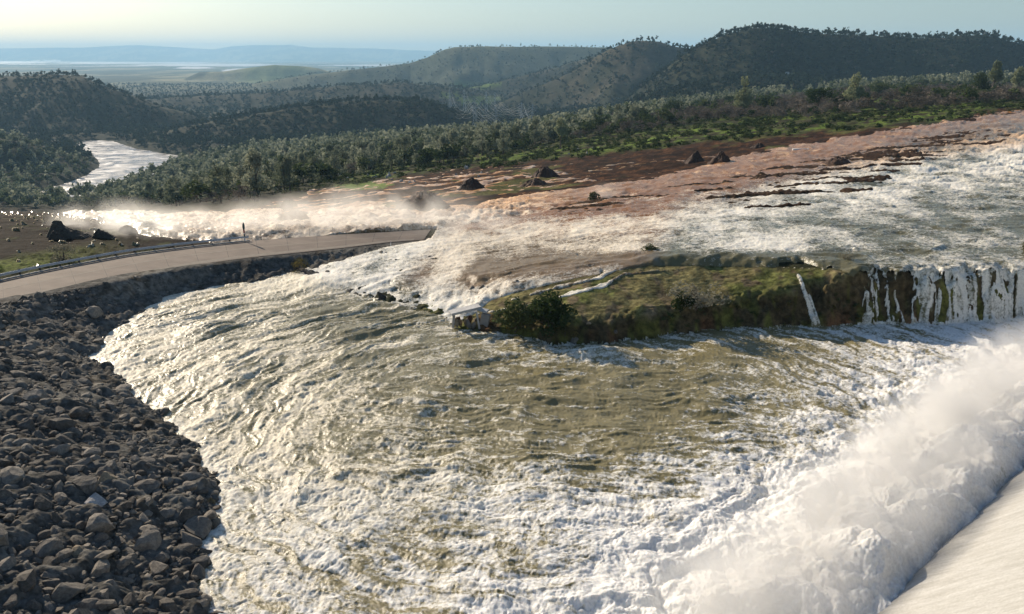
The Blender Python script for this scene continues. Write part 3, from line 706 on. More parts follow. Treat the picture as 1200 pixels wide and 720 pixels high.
# a pale kerb under it
for i in range(1, i1, 3):
    bm = bmesh.new(); p = RF[i]; box_bm(bm, (p[0]+nor[i, 0]*.52, p[1]+nor[i, 1]*.52, p[2]+.15), .2, .18, 1.35, math.atan2(dirs[i, 1], dirs[i, 0]), .02)
    bm_obj('post', bm, M_wood, gr)
bm = bmesh.new()
for i in range(0, i1):
    q0, q1 = RF[i], RF[i+1]; c = (q0+q1)/2; L = np.linalg.norm(q1[:2]-q0[:2])
    box_bm(bm, (c[0]+nor[i, 0]*.05, c[1]+nor[i, 1]*.05, c[2]+.02), L+.002*(i % 2), .22, .24, math.atan2(dirs[i, 1], dirs[i, 0]))
tag(bm_obj('kerb', bm, M_conc), kind='structure')
# marker post
q = P(286, 283.5, z=2.0)
mp = empty('marker_post', (q[0], q[1]+.4, 1.75)); mp.scale = (1.4, 1.4, 1.4); tag(mp, 'thin upright marker post with dark top and red band at end of guardrail', 'marker post')
for nm, z0, z1, r_, mt in (('pole', 0, 1.5, .055, M_white), ('red_band', 1.1, 1.5, .085, M_red), ('dark_collar', .7, 1.0, .08, M_teal), ('sign_head', 1.55, 2.35, .14, M_teal)):
    bm = bmesh.new(); tube_bm(bm, [(0, 0, z0), (0, 0, z1)] if nm != 'sign_head' else [(0, 0, 1.45), (0, 0, 1.7), (0, 0, 2.05), (0, 0, 2.35)], r_ if nm != 'sign_head' else [.07, .14, .12, .03], 10)
    bm_obj(nm, bm, mt, mp, True)
# delineator on the road near its broken end
q = P(458, 289, z=1.3); de = empty('delineator_post', q); tag(de, 'short white reflector post at the near road edge', 'delineator post')
bm = bmesh.new(); box_bm(bm, (0, 0, .42), .13, .05, .84, 0, .015); bm_obj('post', bm, M_white, de)
bm = bmesh.new(); box_bm(bm, (0, -.035, .72), .09, .02, .12, 0, .004); bm_obj('reflector', bm, M_red, de)
# fence rods along the far edge beyond the guardrail
fe = empty('wire_fence', (0, 0, 0)); tag(fe, 'thin wire fence on rods between the road and the rapids', 'fence')
tops = []
for i in range(i1+2, 89, 4):
    p = RF[i]; x, y = p[0]+nor[i, 0]*.6, p[1]+nor[i, 1]*.6; lean = random.uniform(-.15, .15)
    bm = bmesh.new(); tube_bm(bm, [(x, y, p[2]-.4), (x+lean, y, p[2]+1.25)], .028, 6); bm_obj('post', bm, M_wood, fe); tops.append((x+lean, y, p[2]))
for hz in (.45, 1.1):
    bm = bmesh.new(); tube_bm(bm, [(a, b, c+hz) for a, b, c in tops], .009, 4); bm_obj('wire', bm, M_steel, fe)
log('road')

# ------------------------------------------------------------------ rocks
def rock_mesh(name, seed, mat, sub=2, flat=.75, cuts=13):
    r = random.Random(seed); bm = bmesh.new(); bmesh.ops.create_icosphere(bm, subdivisions=sub, radius=1)
    import mathutils
    pl = [(mathutils.Vector((r.gauss(0, 1), r.gauss(0, 1), r.gauss(0, 1))).normalized(), r.uniform(.42, .8)) for _ in range(cuts)]
    for v in bm.verts:
        for nn, d in pl:
            e = v.co.dot(nn)-d
            if e > 0: v.co -= nn*e*.92
        v.co += mathutils.noise.noise_vector(v.co*2.1+mathutils.Vector((seed, 0, 0)))*.07
        v.co.z *= flat
    me = bpy.data.meshes.new(name); bm.to_mesh(me); bm.free(); me.materials.append(mat)
    return me
def mget(me):
    v = np.empty(len(me.vertices)*3, np.float32); me.vertices.foreach_get('co', v)
    f = np.empty(len(me.loops), np.int32); me.loops.foreach_get('vertex_index', f)
    return v.reshape(-1, 3), f
def rotm(rz, rx):
    c, s = np.cos(rz), np.sin(rz); a, b = np.cos(rx), np.sin(rx); o = np.zeros_like(c); i = o+1
    Z = np.stack([np.stack([c, -s, o], -1), np.stack([s, c, o], -1), np.stack([o, o, i], -1)], -2)
    X = np.stack([np.stack([i, o, o], -1), np.stack([o, a, -b], -1), np.stack([o, b, a], -1)], -2)
    return Z @ X
def merge(name, protos, which, loc, scl, rz, rx, mat, k, tint=None, smooth=False):
    """one mesh out of many copies; protos = list of (V,F) with k-gon faces"""
    VV, FF, TT = [], [], []; o = 0
    for i, (v, f) in enumerate(protos):
        idx = np.where(which == i)[0]
        if not len(idx): continue
        M = rotm(rz[idx], rx[idx]); q = np.einsum('nij,vj->nvi', M, v)*1.0
        q = np.einsum('nij,nvj->nvi', M, v[None]*scl[idx][:, None, :])+loc[idx][:, None, :]
        ff = f.reshape(-1, k)[None]+(np.arange(len(idx))*len(v))[:, None, None]+o
        VV.append(q.reshape(-1, 3)); FF.append(ff.reshape(-1, k)); TT.append(np.repeat(tint[idx] if tint is not None else idx*.618 % 1, len(v)))
        o += len(idx)*len(v)
    return mesh_np(name, np.concatenate(VV), np.concatenate(FF), mat, smooth, {'tint': np.concatenate(TT)})
RM = [rock_mesh('boulder', i, M_rock) for i in range(9)]
RML = [rock_mesh('small_rock', 50+i, M_rock, 1) for i in range(6)]
cand = []
for _ in range(90000):
    s_ = random.uniform(-.76, -.06); y_ = 36*(132/36)**random.random(); cand.append((s_*y_, y_))
cand = np.array(cand); cx, cy = cand[:, 0], cand[:, 1]
dd = -sdist(POOLP, cx, cy); dro, _z = lineDist(RC[::3], cx, cy)
cz = height(cx, cy); cpx, cpy = proj(cx, cy, cz)
inroad = sdist(ROADP, cx, cy)
side = np.where(lineDist(RF[::3], cx, cy)[0] < lineDist(RN[::3], cx, cy)[0], 1, 0)
okc = (dd > -.5) & (dd < 27) & (inroad < -.9) & (side == 0) & (cpx > -150) & (cpx < 500) & (cpy > 280) & (cpy < 800) & (dro < 60)
cand = np.stack([cx, cy, cz], 1)[okc]; dd = dd[okc]; cpxk = cpx[okc]; cpyk = cpy[okc]
sz = np.exp(rng.normal(-1.0, .68, len(cand)))*.30
sz = np.clip(sz, .11, 1.35)*np.where(cand[:, 1] > 100, .55, 1)
keep = np.zeros(len(cand), bool); order = np.argsort(-sz); cells = {}
for i in order:                                # no two rocks in the same spot
    x, y, _ = cand[i]; r_ = sz[i]; g = (int(x//2), int(y//2)); hit = False
    for a in (-1, 0, 1):
        for b in (-1, 0, 1):
            for (qx, qy, qr) in cells.get((g[0]+a, g[1]+b), ()):
                if (qx-x)**2+(qy-y)**2 < ((qr+r_)*.62)**2: hit = True; break
            if hit: break
        if hit: break
    if hit: continue
    cells.setdefault(g, []).append((x, y, r_)); keep[i] = True
cand, sz, kx, ky = cand[keep], sz[keep], cpxk[keep], cpyk[keep]
app = sz/cand[:, 1]*((kx > 0) & (kx < 1200) & (ky < 720)); order = np.argsort(-app)
named = {}
for lab, tx, ty, mt in (('tan flat boulder lying lowest in the dark riprap slope', 97, 662, M_tanrock), ('orange brown boulder among grey riprap above the waterline', 138, 566, M_tanrock), ('pale grey large boulder in the middle of the riprap slope', 105, 590, M_pale)):
    j = order[:200][np.argmin((kx[order[:200]]-tx)**2+(ky[order[:200]]-ty)**2)]; named[int(j)] = (lab, mt)
big_i = list(order[:300])
for n_, i in enumerate(big_i):
    me = RM[n_ % 9]; i = int(i)
    if i in named: me = me.copy(); me.materials[0] = named[i][1]
    o = link('boulder', me); o.location = cand[i]+np.array([0, 0, sz[i]*.18]); k = random.uniform
    sc_ = sz[i]*(1.25 if i in named else 1); o.scale = (sc_*k(1., 1.5), sc_*k(.8, 1.15), sc_*k(.8, 1.2)); o.rotation_euler = (k(-.4, .4), k(-.4, .4), k(0, 6.3))
    tag(o, named[i][0] if i in named else 'grey brown boulder of the riprap in shade between road and churning pool', 'boulder', 'riprap boulders on the embankment')
rest = order[300:]
pr_ = [mget(m) for m in RML]; nr = len(rest)
me = merge('riprap_rubble', pr_, rng.integers(0, 6, nr), cand[rest]+np.stack([0*sz[rest], 0*sz[rest], sz[rest]*.2], 1), np.stack([sz[rest]*1.3, sz[rest]*.95, sz[rest]], 1), rng.uniform(0, 6.3, nr), rng.uniform(-.5, .5, nr), M_rock, 3, rng.uniform(0, 1, nr))
tag(link('riprap_rubble', me), kind='stuff'); log('rocks', nr)

def mound_mesh(name, seed, mat):
    a, q = np.meshgrid(np.linspace(0, 2*np.pi, 41), np.linspace(0, 1, 22), indexing='ij')
    X = q*np.cos(a)*(1+.25*pn(np.cos(a)*2+seed, np.sin(a)*2, 5)); Yq = q*np.sin(a)*(1+.25*pn(np.cos(a)*2+seed, np.sin(a)*2, 5))
    Z = ((1-q)**.9 if seed in (815, 845) else (.75*(1-q*q)**1.2))+.22*billow(X*2.5+seed, Yq*2.5, 4, 7)*(q < .97)*(1-q*.4)-.12*q
    return mesh_np(name, np.stack([X, Yq, Z], -1).reshape(-1, 3), grid_faces(41, 22), mat, False)
def ground_at(x, y): return float(height(np.array([float(x)]), np.array([float(y)]))[0])
def at_ground(px_, py_, Y0=60, Y1=3000):
    """march the view ray of a spot in the photograph to the ground"""
    Ys = np.geomspace(Y0, Y1, 3000); v = (360-py_)/F; k = CT+v*ST
    x = Ys*(px_-600)/F/k; z = H+Ys*tt(py_); g = height(x, Ys); i = int(np.argmax(g > z)) if (g > z).any() else len(Ys)-1
    return (float(x[i]), float(Ys[i]), float(g[i]))
def rock(px_, py_, w, hgt, lab, mat, seed, name='boulder', group=None, sub=3, cat='boulder', loc=None, dz=-.1):
    q = loc or at_ground(px_, py_); sc_ = q[1]/F*1.03
    md = name == 'dirt_mound'; me = mound_mesh(name, seed, mat) if md else rock_mesh(name, seed, mat, sub, 1, 14); o = link(name, me); o.location = (q[0], q[1], q[2]+dz)
    o.scale = (w*sc_*.55, w*sc_*.55, hgt*sc_*1.15) if md else (w*sc_*.62, w*sc_*.5, hgt*sc_*1.25); o.rotation_euler = (0, 0, (seed*.7) % 1.0-.5); tag(o, lab, cat, group); return o
def wedge(px_, py_, w, hgt, lab, mat, seed, prof):
    q = at_ground(px_, py_); sc_ = q[1]/F*1.03; t = np.linspace(0, 1, 26); u = np.linspace(-1, 1, 15); T, U = np.meshgrid(t, u, indexing='ij')
    pz = np.interp(T, [a for a, b in prof], [b for a, b in prof]); X = (T-.5)*w*sc_; Yq = U*w*sc_*.33*(1-.35*pz); Z = (pz*(1-np.abs(U)**3)-.12)*hgt*sc_
    nn = fbm(X/1.1+seed, Yq/1.1+Z, 4, seed % 50)*.45; Z = Z+nn*np.minimum(1, pz*3); X = X+nn*.5
    o = link('boulder', mesh_np('boulder', np.stack([X, Yq, Z], -1).reshape(-1, 3), grid_faces(26, 15), mat, False)); o.location = (q[0], q[1], q[2]-.05); tag(o, lab, 'boulder')
PW = [(0, 0), (.10, .5), (.2, .98), (.3, .93), (.45, .66), (.7, .42), (.88, .3), (1, 0)]
wedge(80, 278, 48, 22, 'large pointed dark boulder beside the spray, biggest of the roadside boulders', M_dark, 101, PW)
wedge(68, 281, 22, 14, 'dark angular boulder leaning in front of the large pointed boulder', M_dark, 102, [(0, 0), (.15, .6), (.4, 1), (.7, .5), (1, 0)])
wedge(122, 279, 26, 12, 'pointed dark boulder between the largest boulder and the rounded one', M_dark, 103, [(0, 0), (.1, .6), (.25, 1), (.5, .8), (.8, .45), (1, 0)])
wedge(149, 273, 22, 11, 'rounded dark boulder against the white spray', M_dark, 104, [(0, 0), (.15, .6), (.4, .97), (.6, 1), (.85, .6), (1, 0)])
rock(100, 277, 22, 5, 'low dark boulder in the row behind the road', M_dark, 105)
rock(447, 349, 11, 9, 'black square boulder standing in the white torrent', M_dark, 106, loc=P(447, 349, z=.3))
for i, (a, b, w) in enumerate(((543, 344, 9), (553, 343, 12), (565, 342, 12), (573, 341, 9), (591, 337, 7), (606, 334, 7), (620, 332, 6))):
    rock(a, b, w, w*.8, 'grey rock in the row along the upper edge of the grassy islet', M_rock, 110+i, 'rock', 'rocks along the edge of the grassy islet', 2, 'rock')
rock(672, 402, 14, 5, 'grey brown rock lying low on the bank below the big bush', M_rock, 121, 'rock', None, 2, 'rock')
rock(690, 380, 6, 3, 'small tan rock set in the brown islet bank', M_tanrock, 122, 'rock', None, 2, 'rock')
rock(721, 391, 6, 3, 'grey rock at the foot of the brown islet bank', M_rock, 123, 'rock', None, 2, 'rock')
for a, b, w, h_, lab in ((815, 191, 25, 12, 'reddish brown conical mound left of its twin beside the muddy stream'), (845, 191, 24, 12, 'reddish brown conical mound right of its twin beside the muddy stream'),
        (497, 246, 68, 24, 'wide dark earth mound wrapped in mist above the road'), (345, 262, 46, 18, 'dark earth mound in drifting spray just past the marker post'), (338, 243, 22, 13, 'small brown earth mound behind the misty mound'),
        (553, 222, 34, 14, 'dark brushy mound in the brown mud field'), (638, 207, 30, 13, 'dark round mound at the edge of the orange water'), (628, 218, 34, 10, 'low dark mound in the orange water'),
        (981, 193, 36, 10, 'long brown dirt heap between white rapids'), (890, 173, 16, 6, 'small red dirt heap near the white pipe')):
    rock(a, b, w, h_, lab, M_clay, a, 'dirt_mound', None, 4, 'mound')
for i in range(34):
    a, b = (random.uniform(395, 480), random.uniform(203, 214)) if i < 16 else ((random.uniform(530, 565), random.uniform(199, 212)) if i < 24 else ((random.uniform(640, 720), random.uniform(180, 190)) if i < 29 else (random.uniform(470, 500), random.uniform(214, 218))))
    rock(a, b-(a-430)*.03, random.uniform(2.4, 6), random.uniform(2, 3.5), 'pale stone scattered on the brown mud field', M_pale, 200+i, 'pale_stone', 'pale stones on the mud field', 1, 'stone')
# white culvert pipe
q = at_ground(938, 177); sc_ = q[1]/F; bm = bmesh.new()
seg = 18; L = 18*sc_; rr = 1.3*sc_
for r0, r1 in ((rr, rr),):
    tube_bm(bm, [(-L/2, 0, rr), (L/2, 0, rr)], rr, seg); tube_bm(bm, [(L/2-.25, 0, rr), (L/2+.1, 0, rr)], rr*1.15, seg)
o = bm_obj('culvert_pipe', bm, M_white, None, True); o.location = q; tag(o, 'long white pipe lying on the reddish mud', 'pipe')
# broken concrete structure at the islet's nose
q = P(548, 383, z=.2); wk = empty('broken_concrete_ledge', q); tag(wk, 'wrecked concrete ledge hanging over rubble at the tip of the grassy islet', 'concrete wreck')
M_lightc = simple('light_concrete', (.50, .49, .47), .8, .15, 3)
def obox(name, c, sx, sy, sz, rz, ry, mat, bev=.04):
    bm = bmesh.new(); box_bm(bm, (0, 0, 0), sx, sy, sz, 0, bev); o = bm_obj(name, bm, mat, wk); o.location = c; o.rotation_euler = (0, ry, rz); return o
obox('slab', (-.3, .3, 1.95), 3.6, 1.5, .28, .35, -.14, M_lightc)
obox('slab', (1.6, .4, 1.9), 1.6, 1.0, .22, -.3, .18, M_lightc)
obox('post', (1.25, -.5, .75), .22, .22, 2.6, .1, -.16, M_lightc, .02)
obox('post', (-1.6, -.2, .7), .3, .3, 2.2, .1, .1, M_conc, .02)
obox('wall', (2.0, .1, .7), 1.0, .5, 1.7, -.3, .2, M_conc)
for i in range(9):
    a = rock(0, 0, 9, 7, None, (M_tanrock, M_clay, M_rock)[i % 3], 300+i, 'rock', None, 2, None, loc=(q[0]+random.uniform(-1.5, 1.2), q[1]+random.uniform(-.4, .8), .5+random.uniform(0, .5)))
    a.scale = [s*.8 for s in a.scale]; tag(a, 'brown rubble rock piled under the broken concrete ledge', 'rock', 'rubble under the broken ledge')
log('objects')

# ------------------------------------------------------------------ trees
def crown_np(seed, kind, nl, size):
    """leaf clumps spread through lobes: returns V,F(quads)"""
    r = np.random.default_rng(seed)
    if kind == 'pine':
        L = 9; h = r.uniform(.30, .95, L); lob = np.stack([r.normal(0, .10, L)*(1.2-h), r.normal(0, .10, L)*(1.2-h), h], 1); rad = np.stack([.19*(1.15-h)+.075, .19*(1.15-h)+.075, .12+0*h], 1)
    elif kind == 'oak':
        L = 8; a = r.uniform(0, 6.3, L); q = r.uniform(.0, .27, L); lob = np.stack([q*np.cos(a), q*np.sin(a), r.uniform(.45, .80, L)], 1); rad = np.stack([r.uniform(.15, .24, L)]*2+[r.uniform(.12, .18, L)], 1)
    elif kind == 'bare':
        L = 12; a = r.uniform(0, 6.3, L); q = r.uniform(.05, .36, L); lob = np.stack([q*np.cos(a), q*np.sin(a), r.uniform(.42, .86, L)-q*.3], 1); rad = np.stack([r.uniform(.10, .18, L)]*2+[r.uniform(.07, .13, L)], 1)
    else:
        L = 12; a = r.uniform(0, 6.3, L); q = r.uniform(0, .36, L); lob = np.stack([q*np.cos(a), q*np.sin(a), r.uniform(.15, .62, L)-q*.35], 1); rad = np.stack([r.uniform(.13, .22, L)]*2+[r.uniform(.11, .2, L)], 1)
    w = rad.prod(1); w = w/w.sum(); li = r.choice(L, nl, p=w)
    d = r.normal(0, 1, (nl, 3)); d /= np.linalg.norm(d, axis=1)[:, None]; rr = r.uniform(.45, 1.05, nl)**.6
    c = lob[li]+d*rad[li]*rr[:, None]
    n_ = d+r.normal(0, .7, (nl, 3)); n_ /= np.linalg.norm(n_, axis=1)[:, None]
    u = np.cross(n_, r.normal(0, 1, (nl, 3))); u /= np.linalg.norm(u, axis=1)[:, None]; v = np.cross(n_, u)
    s = size*r.uniform(.6, 1.3, nl)[:, None]; asp = (2.6 if kind == 'bare' else 1.2)
    uu = u*s*asp; vv_ = v*s/asp
    V = np.stack([c-uu-vv_*.3, c+uu*.2-vv_, c+uu+vv_*.3, c-uu*.2+vv_], 1).reshape(-1, 3)
    return V, np.arange(nl*4)
def trunk_mesh(seed, kind):
    r = random.Random(seed); bm = bmesh.new(); top = {'pine': .92, 'oak': .6, 'bare': .62, 'shrub': .4}[kind]; w = {'pine': .022, 'oak': .03, 'bare': .028, 'shrub': .02}[kind]
    lean = r.uniform(-.03, .03)
    tube_bm(bm, [(0, 0, -.06), (lean*.3, 0, .15), (lean, .01, .35), (lean*1.5, 0, top)], [w*1.25, w, w*.75, w*.2], 6)
    for i in range({'pine': 6, 'oak': 5, 'bare': 14, 'shrub': 7}[kind]):
        a = r.uniform(0, 6.3); z0 = r.uniform(.22, .5)*(1 if kind != 'pine' else 1.5) if kind != 'shrub' else .03; L = r.uniform(.16, .36) if kind != 'pine' else .14; z1 = z0+r.uniform(.12, .34)
        tube_bm(bm, [(lean*z0, 0, z0), (L*.5*math.cos(a), L*.5*math.sin(a), z0+(z1-z0)*.6), (L*math.cos(a), L*math.sin(a), z1)], [w*.5, w*.3, w*.08], 4)
    me = bpy.data.meshes.new('trunk'); bm.to_mesh(me); bm.free(); me.materials.append(M_bark); return me
LEAF = {'pine': M_pine, 'oak': M_oak, 'bare': M_twig, 'shrub': M_oak, 'sage': M_sage, 'dry': M_dry, 'pale_pine': M_palepine}
def crown_mesh(seed, kind, nl, size, mat):
    V, f = crown_np(seed, {'sage': 'shrub', 'dry': 'shrub', 'pale_pine': 'pine'}.get(kind, kind), nl, size); return mesh_np('crown', V, f.reshape(-1, 4), mat, False)
PROT = {k: [(crown_mesh(400+i*7+len(k), k, nl, sz_, LEAF[k]), trunk_mesh(500+i, {'pale_pine': 'pine'}.get(k, k) if k in ('pine', 'oak', 'bare', 'pale_pine') else 'shrub')) for i in range(5)]
        for k, nl, sz_ in (('pine', 900, .022), ('pale_pine', 1300, .026), ('oak', 1000, .024), ('bare', 900, .014), ('shrub', 1300, .026), ('sage', 1300, .018), ('dry', 800, .02))}
def tree(kind, loc, h, rz, wide, lab, cat, group=None, name=None, i=0):
    cm, tm = PROT[kind][i % 5]
    o = empty(name or {'pine': 'pine_tree', 'pale_pine': 'pine_tree', 'oak': 'oak_tree', 'bare': 'bare_tree'}.get(kind, 'shrub'), loc, rz); o.scale = (h*wide, h*wide, h)
    link('crown', cm, o); link('trunk' if kind in ('pine', 'pale_pine', 'oak', 'bare') else 'stem', tm, o); tag(o, lab, cat, group); return o
# single trees the photograph lets one tell apart: px, base py, height in px, kind
used = []
for a, b, hp, kd, wd, lab in (
    (999, 131, 42, 'pale_pine', .9, 'tall pale green tree rising alone above the bare oaks'),
    (958, 134, 32, 'oak', 1.15, 'rounded green tree among bare oaks left of the tall pale tree'),
    (1146, 117, 32, 'oak', .95, 'dark green rounded tree at the right ridge, left one of a touching pair'),
    (1162, 114, 38, 'pale_pine', .9, 'slim grey green tree on the right ridge, right one of a touching pair'),
    (870, 136, 42, 'pale_pine', .9, 'grey green pine beside the bare oaks at the foot of the long hill'),
    (789, 139, 22, 'oak', 1.5, 'dark round tree alone above the green scrub'),
    (657, 175, 34, 'pale_pine', 1.0, 'broad grey green pine at the right end of the power line'),
    (590, 184, 28, 'pine', 1.0, 'dark green pine cluster tree standing over the green slope'),
    (571, 187, 20, 'pine', .9, 'small dark conical pine at the edge of the green slope'),
    (468, 192, 28, 'pale_pine', 1.1, 'full grey green tree at the left end of the green slope'),
    (1074, 125, 27, 'bare', 1.0, 'pale bare tree taller than the oaks around it'),
    (1192, 112, 30, 'pale_pine', 1.0, 'grey green tree at the far right end of the ridge')):
    q = at_ground(a, b, 250, 1500); sc_ = q[1]/F/1.03; used.append(q[:2])
    tree(kd, q, hp*sc_*1.05, a*.7, wd, lab, 'tree', None, None, a)
# forest candidates
def treecov(px, py, x, y):
    n = fbm(x/60, y/90, 3, 401); d = np.zeros(x.shape)
    gate = sdist([(-300, 246), (60, 244), (150, 243), (230, 240), (300, 236), (340, 224), (440, 200), (520, 192), (640, 170), (760, 150), (860, 141), (1000, 136), (1100, 128), (1220, 118), (1500, 100), (1500, -50), (-300, -50)], px, py)
    d = np.where((gate > -2+n*6) & (y > 260), 1., 0.)
    thinl = np.where((px > 900) & (y < 1000), .45+.5*(n > -.1), 1.); d = d*thinl
    for (gx, gy, rx, ry) in ((563, 118, 26, 4), (716, 131, 20, 3), (545, 154, 34, 4), (600, 158, 30, 4), (690, 178, 40, 5), (1010, 120, 40, 5), (945, 112, 25, 4)):
        d = np.where(((px-gx)/rx)**2+((py-gy)/ry)**2 < 1, .06, d)
    d = np.where((y > 2300), d*np.clip(.55+n*1.4, .12, 1), d)
    d = np.where((y > 2600) & (y < 4400) & (px > 560) & (px < 800), d*.75, d)
    rv = sdist(RIVW, x, y); d = np.where(rv > -6, 0, d)
    return d
rx = np.linspace(-.7, .7, 700); hz = ys[(ys > 250)]
ii = np.where(ys > 200)[0][0]
el = (Zg[:, ::2]+0)/Yg[:, ::2]-H/Yg[:, ::2]; el = np.where(Yg[:, ::2] > 250, el+6./Yg[:, ::2], el); hor = np.maximum.accumulate(el, 0); sh = ss[::2]
def visible(x, y, z, hgt, m=4.):
    s_ = x/y; a = np.clip(((s_-sh[0])/(sh[1]-sh[0])).astype(int), 0, len(sh)-1); b = np.clip(np.searchsorted(ys, y*.985)-1, 0, len(ys)-1)
    return (z+hgt+m-H)/y > hor[b, a]
parts = []
for (ya, yb, spc, mx) in ((270, 700, 10., 60000), (700, 1500, 11., 70000), (1500, 2600, 12., 70000), (2600, 4200, 15, 60000), (4200, 6500, 30, 20000)):
    A = .66*(yb**2-ya**2); n_ = int(min(mx, A/spc**2)); y = np.sqrt(rng.uniform(ya**2, yb**2, n_)); s_ = rng.uniform(-.66, .66, n_); x = s_*y
    z = height(x, y); px_, py_ = proj(x, y, z); d = treecov(px_, py_, x, y); k = rng.uniform(0, 1, n_) < d
    x, y, z, px_, py_ = x[k], y[k], z[k], px_[k], py_[k]; hgt = rng.uniform(7, 19, len(x))*np.where(y > 2600, 1.15, 1)
    k = visible(x, y, z, hgt, 5); parts.append(np.stack([x, y, z, px_, py_, hgt], 1)[k])
TR = np.concatenate(parts)
# kinds
u = rng.uniform(0, 1, len(TR)); nk = fbm(TR[:, 0]/80, TR[:, 1]/120, 3, 411)
bare = (u < .12+.75*sst(640, 880, TR[:, 3])*(TR[:, 1] < 1100)); oak = (~bare) & (u > .66+nk*.5-.3*sst(1500, 2200, TR[:, 1]))
kind = np.where(bare, 2, np.where(oak, 1, 0))
TR[:, 5] *= np.where(kind == 2, .6, np.where(kind == 1, .75, 1.05))
infr = (TR[:, 3] > 5) & (TR[:, 3] < 1195) & (TR[:, 4] < 700)
keepd = np.ones(len(TR), bool)
for q in used: keepd &= np.hypot(TR[:, 0]-q[0], TR[:, 1]-q[1]) > 5
TR, kind, infr = TR[keepd], kind[keepd], infr[keepd]
vis2 = visible(TR[:, 0], TR[:, 1], TR[:, 2], TR[:, 5]*.8, -6.)
app = TR[:, 5]/TR[:, 1]*infr*vis2
order = np.argsort(-app); ind = np.zeros(len(TR), bool)
LABS = {0: ('grey green pine standing in the woods beyond the muddy slope', 'pine tree', 'pines along the near edge of the woods'), 1: ('dark green evergreen oak at the near edge of the woods', 'oak tree', 'evergreen oaks along the near edge of the woods'), 2: ('bare brownish oak on the ridge above the green slope', 'bare tree', 'bare oaks on the ridge')}
cnt = {0: 0, 1: 0, 2: 0}; CAP = {0: 110, 1: 70, 2: 110}
for i in order:
    k = int(kind[i])
    if cnt[k] >= CAP[k] or app[i] <= 0: continue
    cnt[k] += 1; ind[i] = True; x, y, z, _a, _b, hh = TR[i]
    tree(('pine', 'oak', 'bare')[k], (x, y, z-.3), hh, random.uniform(0, 6.3), (random.uniform(.85, 1.15), random.uniform(1.1, 1.5), random.uniform(1.1, 1.5))[k], *LABS[k], i=cnt[k])
restm = ~ind; TRr, kr = TR[restm], kind[restm]
log('trees', len(TR), cnt)
def woods(name, sel, nl, size):
    for k, kd in enumerate(('pine', 'oak', 'bare')):
        m = sel & (kr == k)
        if not m.any(): continue
        T = TRr[m]; pr_ = []
        for j in range(6):
            V, f = crown_np(700+j*3+k, kd, nl, size*(1 if kd != 'bare' else .8)); pr_.append((V, f))
        n_ = len(T); w = (1.0, 1.3, 1.3)[k]*rng.uniform(.8, 1.2, n_)
        me = merge(name, pr_, rng.integers(0, 6, n_), T[:, :3]-np.array([0, 0, .5+0*k]), np.stack([T[:, 5]*w, T[:, 5]*w, T[:, 5]], 1), rng.uniform(0, 6.3, n_), np.zeros(n_), LEAF[kd], 4, rng.uniform(0, 1, n_))
        tag(link(('pine_woods', 'oak_woods', 'bare_woods')[k] if name == 'woods' else name+('_pines', '_oaks', '_bare_trees')[k], me), kind='stuff')
d_ = TRr[:, 1]
woods('near_woods', d_ < 700, 150, .055); woods('valley_woods', (d_ >= 700) & (d_ < 1500), 60, .085); LEAF = {k: M_hill for k in LEAF}; woods('hill_woods', (d_ >= 1500) & (d_ < 2600), 26, .12); woods('distant_woods', d_ >= 2600, 12, .16)
log('woods')

# scrub on the green slope and mud: one mass; single bushes as things
gx = rng.uniform(-.5, .62, 9000); gy = np.sqrt(rng.uniform(240**2, 700**2, 9000)); X_ = gx*gy; Z_ = height(X_, gy); a, b = proj(X_, gy, Z_)
k = (sdist(GREEN, a, b) > -3) & (fbm(X_/25, gy/30, 3, 421)+rng.uniform(-.2, .2, 9000) > .0)
X_, gy, Z_ = X_[k], gy[k], Z_[k]; n_ = len(X_); pr_ = [crown_np(800+j, 'shrub', 60, .09) for j in range(5)]; hs = rng.uniform(1.2, 3.6, n_)
tag(link('scrub', merge('scrub', pr_, rng.integers(0, 5, n_), np.stack([X_, gy, Z_-.2], 1), np.stack([hs*1.5, hs*1.5, hs], 1), rng.uniform(0, 6.3, n_), np.zeros(n_), M_oak, 4, rng.uniform(0, 1, n_))), kind='stuff')
for i, (a, b, w, h_, kd, lab) in enumerate((
    (604, 388, 62, 42, 'shrub', 'dark green bush at the tip of the islet bank, nearest the concrete wreck'),
    (646, 386, 64, 46, 'shrub', 'large dark green bush on the islet bank, tallest one at its tip'),
    (633, 368, 50, 28, 'shrub', 'olive bush on the grass behind the large dark bush'),
    (662, 396, 40, 20, 'dry', 'brownish bush low on the bank right of the large bush'),
    (815, 362, 66, 34, 'sage', 'pale grey green shrub halfway along the islet bank'),
    (797, 366, 30, 26, 'shrub', 'small bright green bush at the left side of the pale shrub'),
    (762, 297, 26, 12, 'shrub', 'small dark bush on the islet near the white rapids'),
    (995, 308, 24, 16, 'sage', 'small grey shrub standing in shallow water above the falls'),
    (696, 238, 18, 15, 'shrub', 'dark bush in the mist at the edge of the brown stream'),
    (350, 318, 26, 17, 'dry', 'yellowish bush on the embankment where water breaks below the road'),
    (75, 307, 42, 22, 'sage', 'pale grey bush beside the guardrail'),
    (1198, 302, 14, 20, 'dry', 'brown twiggy bush in the water at the right edge of the flow'),
    (225, 560, 14, 12, 'dry', 'yellow green weed tuft at the waterline of the riprap'),
    (248, 590, 12, 10, 'dry', 'low weed tuft at the point of the riprap shore'))):
    q = at_ground(a, b, 40); sc_ = q[1]/F/.98
    tree(kd, (q[0], q[1], q[2]-.15), h_*sc_*1.45, i*1.3, w/h_*.78, lab, 'bush', None, 'bush', i)
